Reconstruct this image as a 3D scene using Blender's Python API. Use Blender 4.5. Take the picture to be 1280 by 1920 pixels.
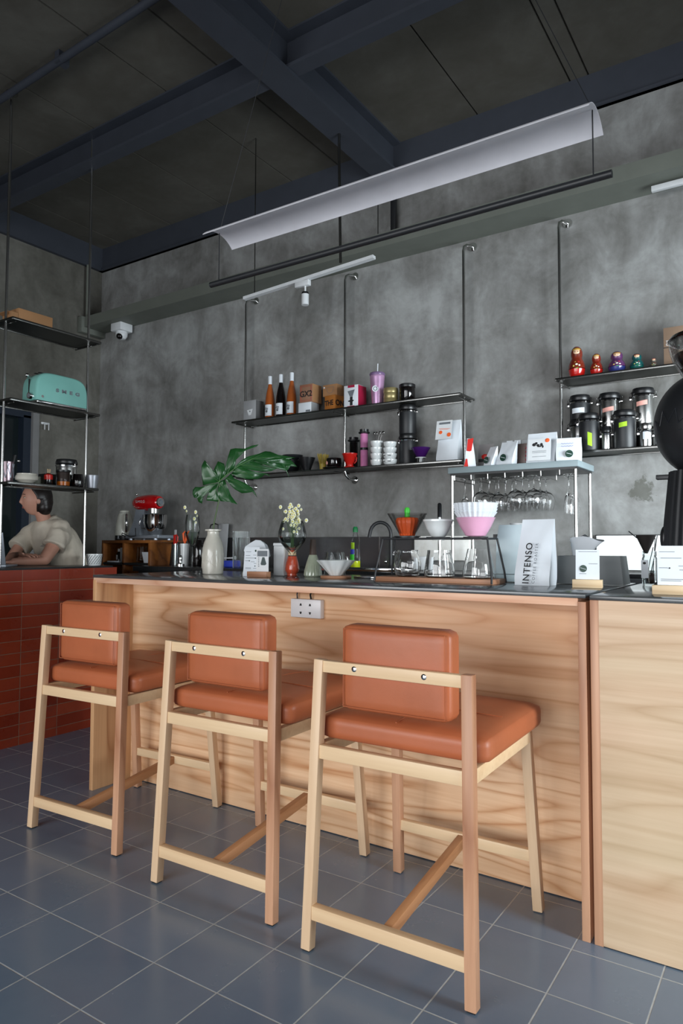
import bpy, bmesh, math, random
from mathutils import Vector, Matrix, noise
random.seed(7)
PI = math.pi
C = bpy.context.scene.collection
for o in list(bpy.data.objects):
    bpy.data.objects.remove(o)
SC = bpy.context.scene
# ------------------------------------------------------------------ camera
F_PX = 1306.8
cam_d = bpy.data.cameras.new('camera'); cam = bpy.data.objects.new('camera', cam_d); C.objects.link(cam)
cam_d.sensor_fit = 'VERTICAL'; cam_d.sensor_height = 36.0; cam_d.lens = F_PX / 1920 * 36.0
cam_d.clip_start = 0.05
cam.location = (0, 0, 1.22); cam.rotation_mode = 'QUATERNION'
_m = Matrix.Rotation(math.radians(33.418), 3, 'Z') @ Matrix.Rotation(math.radians(90 + 2.775), 3, 'X') @ Matrix.Rotation(math.radians(0.14), 3, 'Z')
cam.rotation_quaternion = _m.to_quaternion()
SC.camera = cam
# ------------------------------------------------------------------ world and light
SC.view_settings.view_transform = 'Standard'; SC.view_settings.look = 'None'
SC.view_settings.gamma = 1; SC.view_settings.use_curve_mapping = False
SC.view_settings.exposure = 0.0
SC.cycles.transparent_max_bounces = 32
W = bpy.data.worlds.new('sky'); SC.world = W; W.use_nodes = True
W.node_tree.nodes['Background'].inputs[0].default_value = (0.62, 0.78, 1.0, 1)
W.node_tree.nodes['Background'].inputs[1].default_value = 0.18

def area(name, loc, target, sx, sy, power, col, spread=180):
    d = bpy.data.lights.new(name, 'AREA'); d.shape = 'RECTANGLE'; d.size = sx; d.size_y = sy
    d.energy = power; d.color = col; d.spread = math.radians(spread)
    o = bpy.data.objects.new(name, d); C.objects.link(o); o.location = loc
    o.rotation_euler = (Vector(target) - Vector(loc)).to_track_quat('-Z', 'Y').to_euler()
    return o
area('daylight_front_window', (-2.0, -3.35, 1.45), (-1.1, 3.0, -0.3), 4.2, 2.3, 114, (0.96, 0.98, 1.0), 125)
area('front_fill', (1.22, -3.35, 1.35), (-0.6, 3.0, 0.2), 1.4, 2.1, 36, (0.96, 0.98, 1.0), 130)  # added fill, no door known there; lifts the stool shadow on the panel
area('daylight_side_window', (2.12, 2.75, 1.25), (-0.7, 4.4, 0.75), 2.4, 1.7, 150, (0.86, 0.95, 1.0), 108)

# ------------------------------------------------------------------ colours and materials
def s2l(c):
    return tuple(((v / 255) / 12.92 if v / 255 <= 0.04045 else ((v / 255 + 0.055) / 1.055) ** 2.4) for v in c) + (1,)
class N:
    def __init__(s, name):
        s.m = bpy.data.materials.new(name); s.m.use_nodes = True; s.t = s.m.node_tree
        s.b = s.t.nodes['Principled BSDF']
    def n(s, typ, **k):
        q = s.t.nodes.new(typ)
        for a, v in k.items():
            if a.startswith('i_'):
                key = a[2:]; key = int(key) if key.isdigit() else key.replace('_', ' ')
                q.inputs[key].default_value = v
            else: setattr(q, a, v)
        return q
    def l(s, a, b): s.t.links.new(a, b)
    def coord(s, scale=(1, 1, 1), rot=(0, 0, 0), loc=(0, 0, 0), kind='Object'):
        tc = s.n('ShaderNodeTexCoord'); mp = s.n('ShaderNodeMapping')
        mp.inputs['Scale'].default_value = scale; mp.inputs['Rotation'].default_value = rot; mp.inputs['Location'].default_value = loc
        s.l(tc.outputs[kind], mp.inputs['Vector']); return mp.outputs[0]
    def noise(s, vec, scale, detail=4, rough=0.55, dist=0):
        q = s.n('ShaderNodeTexNoise'); q.inputs['Scale'].default_value = scale; q.inputs['Detail'].default_value = detail
        q.inputs['Roughness'].default_value = rough; q.inputs['Distortion'].default_value = dist
        s.l(vec, q.inputs['Vector']); return q.outputs['Fac']
    def ramp(s, fac, stops):
        q = s.n('ShaderNodeValToRGB'); e = q.color_ramp.elements
        e[0].position, e[0].color = stops[0]; e[1].position, e[1].color = stops[-1]
        for p, c in stops[1:-1]:
            x = e.new(p); x.color = c
        s.l(fac, q.inputs[0]); return q.outputs[0]
    def math(s, op, a, b=None):
        q = s.n('ShaderNodeMath', operation=op)
        for i, v in enumerate((a, b)):
            if v is None: continue
            if isinstance(v, (int, float)): q.inputs[i].default_value = v
            else: s.l(v, q.inputs[i])
        return q.outputs[0]
    def mix(s, fac, a, b, mode='MIX'):
        q = s.n('ShaderNodeMix', data_type='RGBA', blend_type=mode)
        for i, v in ((0, fac), (6, a), (7, b)):
            if isinstance(v, (int, float, tuple)): q.inputs[i].default_value = v
            else: s.l(v, q.inputs[i])
        return q.outputs[2]
    def bump(s, h, strength=0.2, dist=0.01):
        q = s.n('ShaderNodeBump'); q.inputs['Strength'].default_value = strength; q.inputs['Distance'].default_value = dist
        s.l(h, q.inputs['Height']); s.l(q.outputs[0], s.b.inputs['Normal'])

def plain(name, rgb, rough=0.5, metal=0.0, spec=0.5, var=0.06, coat=0.0):
    m = N(name); c = s2l(rgb)
    v = m.coord(); f = m.noise(v, 9.0, 3)
    a = tuple(max(0, x * (1 - var)) for x in c[:3]) + (1,); b = tuple(min(1, x * (1 + var)) for x in c[:3]) + (1,)
    m.l(m.ramp(f, [(0.3, a), (0.7, b)]), m.b.inputs['Base Color'])
    m.b.inputs['Roughness'].default_value = rough; m.b.inputs['Metallic'].default_value = metal
    m.b.inputs['Specular IOR Level'].default_value = spec; m.b.inputs['Coat Weight'].default_value = coat
    return m.m
def glass(name, rgb=(255, 255, 255), rough=0.0, ior=1.45, trans=1.0):
    m = N(name); v = m.coord(); f = m.noise(v, 4, 2); c = s2l(rgb)
    m.l(m.ramp(f, [(0.2, c), (0.8, tuple(min(1, x * 1.03) for x in c[:3]) + (1,))]), m.b.inputs['Base Color'])
    m.b.inputs['Roughness'].default_value = rough; m.b.inputs['IOR'].default_value = ior
    m.b.inputs['Transmission Weight'].default_value = trans
    return m.m

def thin(name, tint=(250, 252, 252), edge=(205, 212, 214), gloss=0.8):
    m = N(name); out = m.t.nodes['Material Output']; m.t.nodes.remove(m.b)
    lw = m.n('ShaderNodeLayerWeight'); lw.inputs['Blend'].default_value = 0.22
    tr = m.n('ShaderNodeBsdfTransparent'); m.l(m.ramp(lw.outputs['Facing'], [(0.35, s2l(tint)), (0.95, s2l(edge))]), tr.inputs['Color'])
    gl = m.n('ShaderNodeBsdfGlossy'); gl.inputs['Roughness'].default_value = 0.02
    mx = m.n('ShaderNodeMixShader'); m.l(m.math('MULTIPLY', lw.outputs['Fresnel'], gloss), mx.inputs[0])
    m.l(tr.outputs[0], mx.inputs[1]); m.l(gl.outputs[0], mx.inputs[2]); m.l(mx.outputs[0], out.inputs[0]); return m.m

def concrete(name, dark, mid, light, sc=1.0, rough=0.62):
    m = N(name); v = m.coord()
    n1 = m.noise(v, 0.9 * sc, 6, 0.6, 0.3); n2 = m.noise(v, 3.2 * sc, 8, 0.65, 0.6); n3 = m.noise(v, 26 * sc, 5, 0.6)
    v2 = m.coord(scale=(3.0, 3.0, 0.7)); n4 = m.noise(v2, 1.8 * sc, 5, 0.6, 0.5)
    s = m.math('ADD', m.math('MULTIPLY', n1, 0.34), m.math('ADD', m.math('MULTIPLY', n2, 0.36), m.math('ADD', m.math('MULTIPLY', n3, 0.08), m.math('MULTIPLY', n4, 0.22))))
    m.l(m.ramp(s, [(0.38, s2l(dark)), (0.50, s2l(mid)), (0.62, s2l(light))]), m.b.inputs['Base Color'])
    m.b.inputs['Roughness'].default_value = rough; m.b.inputs['Specular IOR Level'].default_value = 0.35
    m.bump(s, 0.25, 0.02); return m.m

def wood(name, light, dark, axis='x', rings=11.0, fine=1.0, rough=0.42, scale=1.0, tint=None, off=(0, 0, 0), con=0.75):
    m = N(name); a = 0.5 * scale; b = 4.6 * scale
    scl = {'x': (a, b, b), 'y': (b, a, b), 'z': (b, b, a)}[axis]
    v = m.coord(scale=scl, loc=off)
    n1 = m.noise(v, 1.0, 2, 0.4, 0.35)
    rg = m.math('PINGPONG', m.math('MULTIPLY', n1, rings), 1.0)
    rg = m.math('POWER', rg, 3.6)
    f = {'x': (1.8, 48, 48), 'y': (48, 1.8, 48), 'z': (48, 48, 1.8)}[axis]
    vf = m.coord(scale=f); n2 = m.noise(vf, 1.0, 3, 0.6)
    vb = m.coord(scale=tuple(x * 0.35 for x in scl), loc=off); n3 = m.noise(vb, 1.6, 3)
    fac = m.math('ADD', m.math('MULTIPLY', rg, 0.55 * con), m.math('ADD', m.math('MULTIPLY', n2, 0.46 * fine), m.math('MULTIPLY', n3, 0.18)))
    mid = tuple((x * 0.55 + y * 0.45) for x, y in zip(light, dark))
    col = m.ramp(fac, [(0.22, s2l(light)), (0.50, s2l(mid)), (0.82, s2l(dark))])
    if tint:
        vt = m.coord(scale=tuple(x * 0.8 for x in scl), loc=(3, 5, 7)); nt = m.noise(vt, 0.8, 2)
        col = m.mix(m.ramp(nt, [(0.45, (0, 0, 0, 1)), (0.65, (0.55, 0.55, 0.55, 1))]), col, s2l(tint))
    m.l(col, m.b.inputs['Base Color']); m.b.inputs['Roughness'].default_value = rough
    m.b.inputs['Specular IOR Level'].default_value = 0.4
    m.bump(n2, 0.08, 0.002); return m.m

def tiles(name, ax, t, o, joint, cols, grout, rough=0.3, spec=0.5, edge=0.0, stain=None):
    """square or brick tiles in stack bond, in world units; ax = (axis u, axis v)"""
    m = N(name); tc = m.n('ShaderNodeNewGeometry'); sx = m.n('ShaderNodeSeparateXYZ'); m.l(tc.outputs['Position'], sx.inputs[0])
    cell = []; dist = []
    for i in (0, 1):
        u = m.math('DIVIDE', m.math('SUBTRACT', sx.outputs[ax[i]], o[i]), t[i])
        cell.append(m.math('FLOOR', u)); fr = m.math('FRACT', u)
        dd = m.math('MINIMUM', fr, m.math('SUBTRACT', 1.0, fr)); dist.append(m.math('MULTIPLY', dd, t[i]))
    d = m.math('MINIMUM', dist[0], dist[1])
    mask = m.n('ShaderNodeMapRange'); mask.inputs['From Min'].default_value = joint * 0.5 * 0.7; mask.inputs['From Max'].default_value = joint * 0.5 * 1.3
    m.l(d, mask.inputs['Value'])
    cv = m.n('ShaderNodeCombineXYZ'); m.l(cell[0], cv.inputs[0]); m.l(cell[1], cv.inputs[1])
    wn = m.n('ShaderNodeTexWhiteNoise', noise_dimensions='3D'); m.l(cv.outputs[0], wn.inputs['Vector'])
    n = m.noise(tc.outputs['Position'], 4.0, 5, 0.6, 0.4); n2 = m.noise(tc.outputs['Position'], 30.0, 4)
    f = m.math('ADD', m.math('MULTIPLY', wn.outputs['Value'], 0.45), m.math('ADD', m.math('MULTIPLY', n, 0.45), m.math('MULTIPLY', n2, 0.1)))
    col = m.ramp(f, [(0.2, s2l(cols[0])), (0.5, s2l(cols[1])), (0.8, s2l(cols[2]))])
    if stain:
        ns = m.noise(tc.outputs['Position'], 6.0, 6, 0.7, 0.8)
        col = m.mix(m.ramp(ns, [(0.56, (0, 0, 0, 1)), (0.72, (0.6, 0.6, 0.6, 1))]), col, s2l(stain))
    gn = m.ramp(n2, [(0.3, s2l(tuple(x * 0.85 for x in grout))), (0.7, s2l(grout))])
    m.l(m.mix(mask.outputs[0], gn, col), m.b.inputs['Base Color'])
    r = m.math('ADD', rough, m.math('MULTIPLY', m.math('SUBTRACT', 1.0, mask.outputs[0]), 0.5))
    r = m.math('ADD', r, m.math('MULTIPLY', m.math('SUBTRACT', n, 0.5), 0.25)); m.l(r, m.b.inputs['Roughness'])
    m.b.inputs['Specular IOR Level'].default_value = spec
    m.bump(mask.outputs[0], 0.5, 0.0015); return m.m

def leather(name, rgb):
    m = N(name); v = m.coord(); c = s2l(rgb)
    n = m.noise(v, 5, 3); vo = m.n('ShaderNodeTexVoronoi'); vo.inputs['Scale'].default_value = 420; m.l(v, vo.inputs['Vector'])
    m.l(m.ramp(n, [(0.3, tuple(x * 0.9 for x in c[:3]) + (1,)), (0.7, tuple(x * 1.1 for x in c[:3]) + (1,))]), m.b.inputs['Base Color'])
    m.b.inputs['Roughness'].default_value = 0.42; m.b.inputs['Specular IOR Level'].default_value = 0.45
    n2 = m.noise(v, 14, 3); h = m.math('ADD', m.math('MULTIPLY', vo.outputs['Distance'], 0.12), n2)
    m.bump(h, 0.12, 0.006); return m.m

M = {}
M['wall'] = concrete('wall_concrete', (102, 101, 97), (138, 138, 136), (172, 174, 173))
def wall_stain(mat, cx, cz, r, col):
    t = mat.node_tree; bs = t.nodes['Principled BSDF']; src = bs.inputs['Base Color'].links[0].from_socket
    g = t.nodes.new('ShaderNodeNewGeometry'); d = t.nodes.new('ShaderNodeVectorMath'); d.operation = 'DISTANCE'; d.inputs[1].default_value = (cx, 4.3, cz); t.links.new(g.outputs['Position'], d.inputs[0])
    n = t.nodes.new('ShaderNodeTexNoise'); n.inputs['Scale'].default_value = 14; n.inputs['Detail'].default_value = 6; n.inputs['Roughness'].default_value = .7; t.links.new(g.outputs['Position'], n.inputs['Vector'])
    a = t.nodes.new('ShaderNodeMath'); a.operation = 'MULTIPLY_ADD'; a.inputs[1].default_value = 1.0 / r; t.links.new(d.outputs['Value'], a.inputs[0])
    q = t.nodes.new('ShaderNodeMath'); q.operation = 'MULTIPLY_ADD'; q.inputs[1].default_value = -3.2; q.inputs[2].default_value = 1.7; t.links.new(n.outputs['Fac'], q.inputs[0]); t.links.new(q.outputs[0], a.inputs[2])
    mr = t.nodes.new('ShaderNodeMapRange'); mr.inputs['From Min'].default_value = .75; mr.inputs['From Max'].default_value = 1.0; mr.inputs['To Min'].default_value = .75; mr.inputs['To Max'].default_value = 0; t.links.new(a.outputs[0], mr.inputs['Value'])
    mx = t.nodes.new('ShaderNodeMix'); mx.data_type = 'RGBA'; t.links.new(mr.outputs[0], mx.inputs[0]); t.links.new(src, mx.inputs[6]); mx.inputs[7].default_value = s2l(col); t.links.new(mx.outputs[2], bs.inputs['Base Color'])
wall_stain(M['wall'], -.77, 1.54, .075, (84, 84, 76))
M['ceil'] = concrete('ceiling_concrete', (80, 77, 69), (90, 87, 80), (102, 100, 93), 0.8, 0.8)
M['steelblue'] = plain('painted_beam_steel', (62, 66, 75), 0.55, 0, 0.4)
M['floor'] = tiles('floor_tiles', (0, 1), (0.25, 0.249), (-2.3625, 1.2036), 0.0045, ((98, 115, 134), (106, 123, 141), (114, 130, 148)), (186, 190, 190), 0.24, 0.6)
M['brick'] = tiles('red_wall_tiles', (1, 2), (0.26, 0.0725), (2.52, 1.068 - 0.0725 * 20), 0.004, ((128, 42, 22), (150, 56, 32), (172, 74, 46)), (150, 116, 96), 0.3, 0.5, stain=(118, 66, 58))
M['panel'] = wood('counter_front_ash', (246, 212, 174), (196, 142, 98), 'x', 26, 1.2, 0.42, 1.0, (220, 168, 124), con=.7)
M['panel2'] = wood('service_counter_ash', (224, 194, 164), (178, 134, 98), 'x', 22, 1.25, 0.42, 0.9, (206, 190, 156), (4, 2, 1), con=.6)
M['panelz'] = wood('counter_end_ash', (218, 172, 126), (160, 108, 70), 'z', 12, 0.9, 0.45, 1.0, None, (1, 4, 0))
M['edge'] = wood('counter_edge_ash', (234, 196, 168), (196, 142, 110), 'x', 8, 0.8, 0.5, 1.5)
M['oak'] = wood('stool_ash_pale', (228, 196, 160), (190, 146, 106), 'z', 4, 0.8, 0.4, 1.2, None, (2, 2, 2))
M['oakx'] = wood('stool_ash_rail', (232, 202, 162), (194, 150, 108), 'x', 4, 0.8, 0.4, 1.2, None, (5, 2, 2))
M['oakr'] = wood('stool_ash_reddish', (214, 166, 132), (160, 108, 78), 'z', 5, 1.0, 0.4, 1.2)
M['oaky'] = wood('stool_ash_stretcher', (190, 138, 96), (132, 82, 50), 'y', 5, 1.0, 0.42, 1.2)
M['leather'] = leather('tan_leather', (176, 98, 62))
M['slab'] = plain('dark_stone_worktop', (66, 70, 72), 0.16, 0, 0.6, 0.12)
M['blk'] = plain('black_plastic', (22, 23, 25), 0.35)
M['blkm'] = plain('matte_black_metal', (30, 32, 35), 0.45, 0.0, 0.5)
M['steel'] = plain('brushed_steel', (190, 190, 188), 0.22, 1.0)
M['chrome'] = plain('polished_chrome', (225, 225, 225), 0.07, 1.0)
M['darksteel'] = plain('dark_stainless', (120, 120, 118), 0.25, 1.0)
M['shelf'] = plain('black_shelf_steel', (58, 60, 56), 0.4, 0.6)
M['white'] = plain('white_plastic', (225, 228, 230), 0.35)
M['paper'] = plain('white_paper', (226, 232, 238), 0.7, 0, 0.3, 0.03)
M['porc'] = plain('white_porcelain', (226, 230, 230), 0.15, 0, 0.5, 0.03, 0.3)
M['card'] = plain('kraft_cardboard', (168, 124, 84), 0.75)
M['orangecard'] = plain('orange_cardboard', (176, 108, 40), 0.7)
M['greycard'] = plain('grey_cardboard', (158, 160, 162), 0.6)
M['darkcard'] = plain('shaded_grey_cardboard', (92, 92, 92), 0.7)  # darker copy of the grey card for a carton side, shade put into colour
M['mint'] = plain('mint_enamel', (134, 196, 186), 0.22, 0, 0.5, 0.03, 0.5)
M['red'] = plain('red_enamel', (186, 12, 18), 0.18, 0, 0.5, 0.03, 0.6)
M['redp'] = plain('red_plastic', (190, 30, 22), 0.3)
M['magenta'] = plain('magenta_print', (168, 22, 62), 0.5)
M['orange'] = plain('orange_plastic', (244, 104, 48), 0.4)
M['green'] = plain('green_plastic', (60, 196, 50), 0.4)
M['dkgreen'] = plain('dark_green_print', (24, 60, 48), 0.5)
M['lime'] = plain('lime_sticky_note', (164, 206, 40), 0.7)
M['pinknote'] = plain('pink_sticky_note', (226, 164, 152), 0.7)
M['ink'] = plain('black_ink', (24, 24, 26), 0.6)
M['ink2'] = plain('grey_ink', (112, 118, 124), 0.6)
M['pink'] = plain('pink_ceramic', (236, 176, 206), 0.25, 0, 0.5, 0.03, 0.3)
M['purple'] = plain('purple_plastic', (62, 22, 92), 0.3)
M['bamboo'] = plain('bamboo_picks', (176, 152, 62), 0.5, 0, 0.4, 0.2)
M['glass'] = glass('clear_glass')
M['smoke'] = thin('smoked_glass', (238, 237, 236), (176, 176, 176), .6)
M['thin'] = thin('thin_clear_glass')
M['amber'] = glass('amber_glass', (190, 92, 24))
M['darkglass'] = plain('dark_bottle_glass', (16, 12, 12), 0.08, 0, 0.6)
M['rose'] = plain('rose_wine_bottle', (168, 88, 40), 0.1, 0, 0.6, 0.1, 0.5)
M['water'] = thin('water', (232, 240, 236), (200, 212, 208), 1.2)
M['leaf'] = plain('monstera_leaf_green', (30, 74, 34), 0.28, 0, 0.5, 0.25)
M['stem'] = plain('leaf_stem_green', (70, 92, 52), 0.45)
M['petal'] = plain('flower_petal', (236, 238, 214), 0.7)
M['yellow'] = plain('flower_yellow', (220, 206, 100), 0.7)
M['skin'] = plain('skin', (190, 140, 120), 0.5, 0, 0.4, 0.05)
M['hair'] = plain('dark_brown_hair', (30, 22, 20), 0.4)
M['shirt'] = plain('beige_cotton_shirt', (206, 196, 180), 0.85, 0, 0.2, 0.04)
M['trouser'] = plain('dark_trousers', (40, 42, 48), 0.85)
M['lip'] = plain('lip_pink', (170, 96, 90), 0.45)
M['brown'] = wood('varnished_brown_wood', (150, 92, 42), (96, 52, 22), 'x', 6, 0.8, 0.35, 1.2)
M['tan'] = wood('pale_block_wood', (232, 206, 168), (206, 172, 130), 'x', 6, 0.6, 0.5, 2)
M['walnut'] = wood('stand_base_wood', (190, 140, 108), (138, 92, 66), 'x', 6, 0.9, 0.45, 1.6)
M['wallbox'] = plain('grey_painted_trunking', (108, 112, 104), 0.6)
M['doorglass'] = plain('dark_door_glass', (26, 34, 36), 0.08, 0, 0.6)
M['doorframe'] = plain('dark_blue_door_frame', (30, 40, 54), 0.4)
M['reveal'] = plain('light_grey_reveal', (128, 128, 128), 0.7)
M['greyconc'] = plain('blue_grey_slab', (136, 150, 154), 0.5)
M['glare'] = concrete('painted_glare', (224, 220, 212), (240, 238, 232), (250, 250, 248), 3.0, 0.2)  # pale colour imitating window glare in polished steel, not stone
M['soap'] = plain('yellow_green_soap', (196, 206, 30), 0.2)
M['blue'] = plain('blue_plastic', (52, 70, 180), 0.4)
M['paleblue'] = plain('pale_blue_white_enamel', (196, 216, 222), 0.35)
M['tgrey'] = plain('tissue_box_grey', (112, 118, 120), 0.45)
M['silver'] = plain('silver_grey_paint', (160, 168, 178), 0.3, 0.5)
M['cream'] = plain('cream_glaze', (204, 200, 188), 0.22, 0, 0.5, 0.08, 0.4)
M['creamy'] = plain('cream_enamel', (216, 216, 204), 0.2, 0, 0.5, 0.03, 0.5)
M['tumbler'] = plain('iridescent_lilac', (200, 158, 196), 0.25, 0.35, 0.5, 0.25)
M['tantin'] = plain('tan_tin', (164, 150, 104), 0.35, 0.5)
M['pinkglass'] = plain('pink_tinted_tube', (206, 130, 176), 0.15, 0.0, 0.6, 0.2)
M['coffee'] = plain('coffee_beans_brown', (46, 30, 24), 0.6)
M['sage'] = plain('sage_tea_fill', (176, 184, 160), 0.4)
M['lampwhite'] = plain('white_reflector_sheet', (214, 214, 220), 0.5)

# ------------------------------------------------------------------ mesh builder
class MB:
    def __init__(s): s.bm = bmesh.new()
    def _xf(s, vs, m):
        for v in vs: v.co = m @ v.co
    def box(s, x0, x1, y0, y1, z0, z1, bev=0, seg=2, m=None):
        vs = [s.bm.verts.new((x, y, z)) for x in (x0, x1) for y in (y0, y1) for z in (z0, z1)]
        fs = [s.bm.faces.new([vs[i] for i in f]) for f in ((0, 1, 3, 2), (4, 6, 7, 5), (0, 4, 5, 1), (2, 3, 7, 6), (0, 2, 6, 4), (1, 5, 7, 3))]
        if bev:
            es = list({e for f in fs for e in f.edges})
            r = bmesh.ops.bevel(s.bm, geom=es, offset=bev, segments=seg, profile=0.5, affect='EDGES')
            vs = list({v for f in r['faces'] for v in f.verts} | {v for v in vs if v.is_valid})
        if m: s._xf(vs, m)
        return s
    def beam(s, p, q, w, h, up=(0, 0, 1), bev=0, rollx=None):
        p = Vector(p); q = Vector(q); d = (q - p); L = d.length; d.normalize()
        u = Vector(up); x = d.cross(u)
        if x.length < 1e-5: x = Vector((1, 0, 0))
        x.normalize(); y = x.cross(d).normalized()
        m = Matrix(((x.x, d.x, y.x, p.x), (x.y, d.y, y.y, p.y), (x.z, d.z, y.z, p.z), (0, 0, 0, 1)))
        return s.box(-w / 2, w / 2, 0, L, -h / 2, h / 2, bev, 2, m)
    def ring(s, pts): return [s.bm.verts.new(p) for p in pts]
    def bridge(s, a, b, closed=True):
        n = len(a)
        for i in range(n if closed else n - 1):
            j = (i + 1) % n; s.bm.faces.new((a[i], a[j], b[j], b[i]))
    def lathe(s, prof, seg=28, c=(0, 0, 0), m=None, flute=0, fl=0.0, cap=True):
        """prof: (r, z) from bottom to top; r=0 ends close"""
        prev = None; first = None; allv = []
        for r, z in prof:
            if r <= 1e-6: cur = [s.bm.verts.new((c[0], c[1], c[2] + z))]
            else:
                cur = []
                for i in range(seg):
                    a = 2 * PI * i / seg; rr = r * (1 + fl * math.cos(flute * a)) if flute else r
                    cur.append(s.bm.verts.new((c[0] + rr * math.cos(a), c[1] + rr * math.sin(a), c[2] + z)))
            allv += cur
            if prev is not None:
                if len(prev) == 1 and len(cur) > 1:
                    for i in range(seg): s.bm.faces.new((prev[0], cur[(i + 1) % seg], cur[i]))
                elif len(cur) == 1 and len(prev) > 1:
                    for i in range(seg): s.bm.faces.new((prev[i], prev[(i + 1) % seg], cur[0]))
                elif len(cur) > 1: s.bridge(prev, cur)
            else: first = cur
            prev = cur
        if cap:
            if len(first) > 1: s.bm.faces.new(list(reversed(first)))
            if len(prev) > 1: s.bm.faces.new(prev)
        if m: s._xf(allv, m)
        return s
    def cyl(s, p, q, r1, r2=None, seg=16):
        r2 = r1 if r2 is None else r2
        p = Vector(p); q = Vector(q); d = q - p; L = d.length
        m = Matrix.Translation(p) @ d.to_track_quat('Z', 'Y').to_matrix().to_4x4()
        return s.lathe([(r1, 0), (r2, L)], seg, m=m)
    def tube(s, pts, r, seg=8, cap=True):
        pts = [Vector(p) for p in pts]; n = len(pts); prev = None; nrm = None
        for i, p in enumerate(pts):
            t = (pts[min(i + 1, n - 1)] - pts[max(i - 1, 0)]).normalized()
            if nrm is None:
                nrm = t.cross(Vector((0, 0, 1)));
                if nrm.length < 1e-3: nrm = t.cross(Vector((1, 0, 0)))
            nrm = (nrm - t * nrm.dot(t)).normalized(); b = t.cross(nrm)
            rr = r[i] if isinstance(r, (list, tuple)) else r
            cur = s.ring([p + nrm * rr * math.cos(2 * PI * k / seg) + b * rr * math.sin(2 * PI * k / seg) for k in range(seg)])
            if prev: s.bridge(prev, cur)
            elif cap: s.bm.faces.new(list(reversed(cur)))
            prev = cur
        if cap: s.bm.faces.new(prev)
        return s
    def ball(s, c, r, seg=20, rings=12, rot=None, fn=None):
        if isinstance(r, (int, float)): r = (r, r, r)
        out = []
        top = None; prev = None
        for j in range(rings + 1):
            th = PI * j / rings
            if j in (0, rings): cur = [s.bm.verts.new((0, 0, math.cos(th)))]
            else: cur = [s.bm.verts.new((math.sin(th) * math.cos(2 * PI * i / seg), math.sin(th) * math.sin(2 * PI * i / seg), math.cos(th))) for i in range(seg)]
            out += cur
            if prev:
                if len(prev) == 1:
                    for i in range(seg): s.bm.faces.new((prev[0], cur[i], cur[(i + 1) % seg]))
                elif len(cur) == 1:
                    for i in range(seg): s.bm.faces.new((prev[(i + 1) % seg], prev[i], cur[0]))
                else:
                    for i in range(seg): s.bm.faces.new((prev[i], cur[i], cur[(i + 1) % seg], prev[(i + 1) % seg]))
            prev = cur
        for v in out:
            if fn: v.co = fn(v.co.copy())
            co = Vector((v.co.x * r[0], v.co.y * r[1], v.co.z * r[2]))
            if rot: co = rot @ co
            v.co = co + Vector(c)
        return s
    def prism(s, poly, y0, y1, m=None):
        """poly in XZ, extruded along Y"""
        a = s.ring([(x, y0, z) for x, z in poly]); b = s.ring([(x, y1, z) for x, z in poly])
        s.bridge(a, b); s.bm.faces.new(list(reversed(a))); s.bm.faces.new(b)
        if m: s._xf(a + b, m)
        return s
    def loft(s, rings, cap=True):
        prev = None
        for rg in rings:
            cur = s.ring(rg)
            if prev: s.bridge(prev, cur)
            elif cap: s.bm.faces.new(list(reversed(cur)))
            prev = cur
        if cap: s.bm.faces.new(prev)
        return s
    def sheet(s, poly3):
        s.bm.faces.new([s.bm.verts.new(p) for p in poly3]); return s
    def build(s, name, mat, parent=None, ang=38, loc=None, rot=None):
        bmesh.ops.recalc_face_normals(s.bm, faces=s.bm.faces[:])
        me = bpy.data.meshes.new(name); s.bm.to_mesh(me); s.bm.free()
        me.materials.append(mat)
        me.polygons.foreach_set('use_smooth', [True] * len(me.polygons))
        me.set_sharp_from_angle(angle=math.radians(ang))
        o = bpy.data.objects.new(name, me); C.objects.link(o)
        if parent: o.parent = parent
        if loc: o.location = loc
        if rot: o.rotation_euler = rot
        return o

def tag(o, label, cat, group=None):
    o['label'] = label; o['category'] = cat
    if group: o['group'] = group
    return o
def thing(name, label, cat, loc=(0, 0, 0), rz=0, group=None):
    o = bpy.data.objects.new(name, None); C.objects.link(o); o.location = loc; o.rotation_euler = (0, 0, rz)
    o.empty_display_size = 0.05
    return tag(o, label, cat, group)
def struct(o): o['kind'] = 'structure'; return o
def dup(root, loc, rz, label, group=None):
    r = root.copy(); C.objects.link(r); r.location = loc; r.rotation_euler = (0, 0, rz); r['label'] = label
    if group: r['group'] = group
    for ch in list(root.children):
        c = ch.copy(); C.objects.link(c); c.parent = r
        for g in ch.children:
            d = g.copy(); C.objects.link(d); d.parent = c
    return r
def text(s, size, mat, parent, loc, rot=(PI / 2, 0, 0), name='lettering', ext=0.0004, sx=1.0, space=1.0, bold=0.0, align='CENTER'):
    cu = bpy.data.curves.new('t', 'FONT'); cu.body = s; cu.size = size; cu.extrude = ext; cu.offset = bold
    cu.align_x = align; cu.align_y = 'CENTER'; cu.space_character = space
    t = bpy.data.objects.new('t', cu); C.objects.link(t)
    me = bpy.data.meshes.new_from_object(t.evaluated_get(bpy.context.evaluated_depsgraph_get()))
    bpy.data.objects.remove(t)
    me.name = name; me.materials.clear(); me.materials.append(mat)
    o = bpy.data.objects.new(name, me); C.objects.link(o); o.parent = parent; o.location = loc; o.rotation_euler = rot; o.scale = (sx, 1, 1)
    return o

# ------------------------------------------------------------------ room shell
YW = 4.30; XL = -5.65; ZC = 4.10
struct(MB().box(XL - .2, 2.2, -3.6, YW + .2, -0.1, 0).build('floor', M['floor']))
struct(MB().box(XL - .2, 2.2, YW, YW + .2, 0, ZC).build('wall_back', M['wall']))
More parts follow.
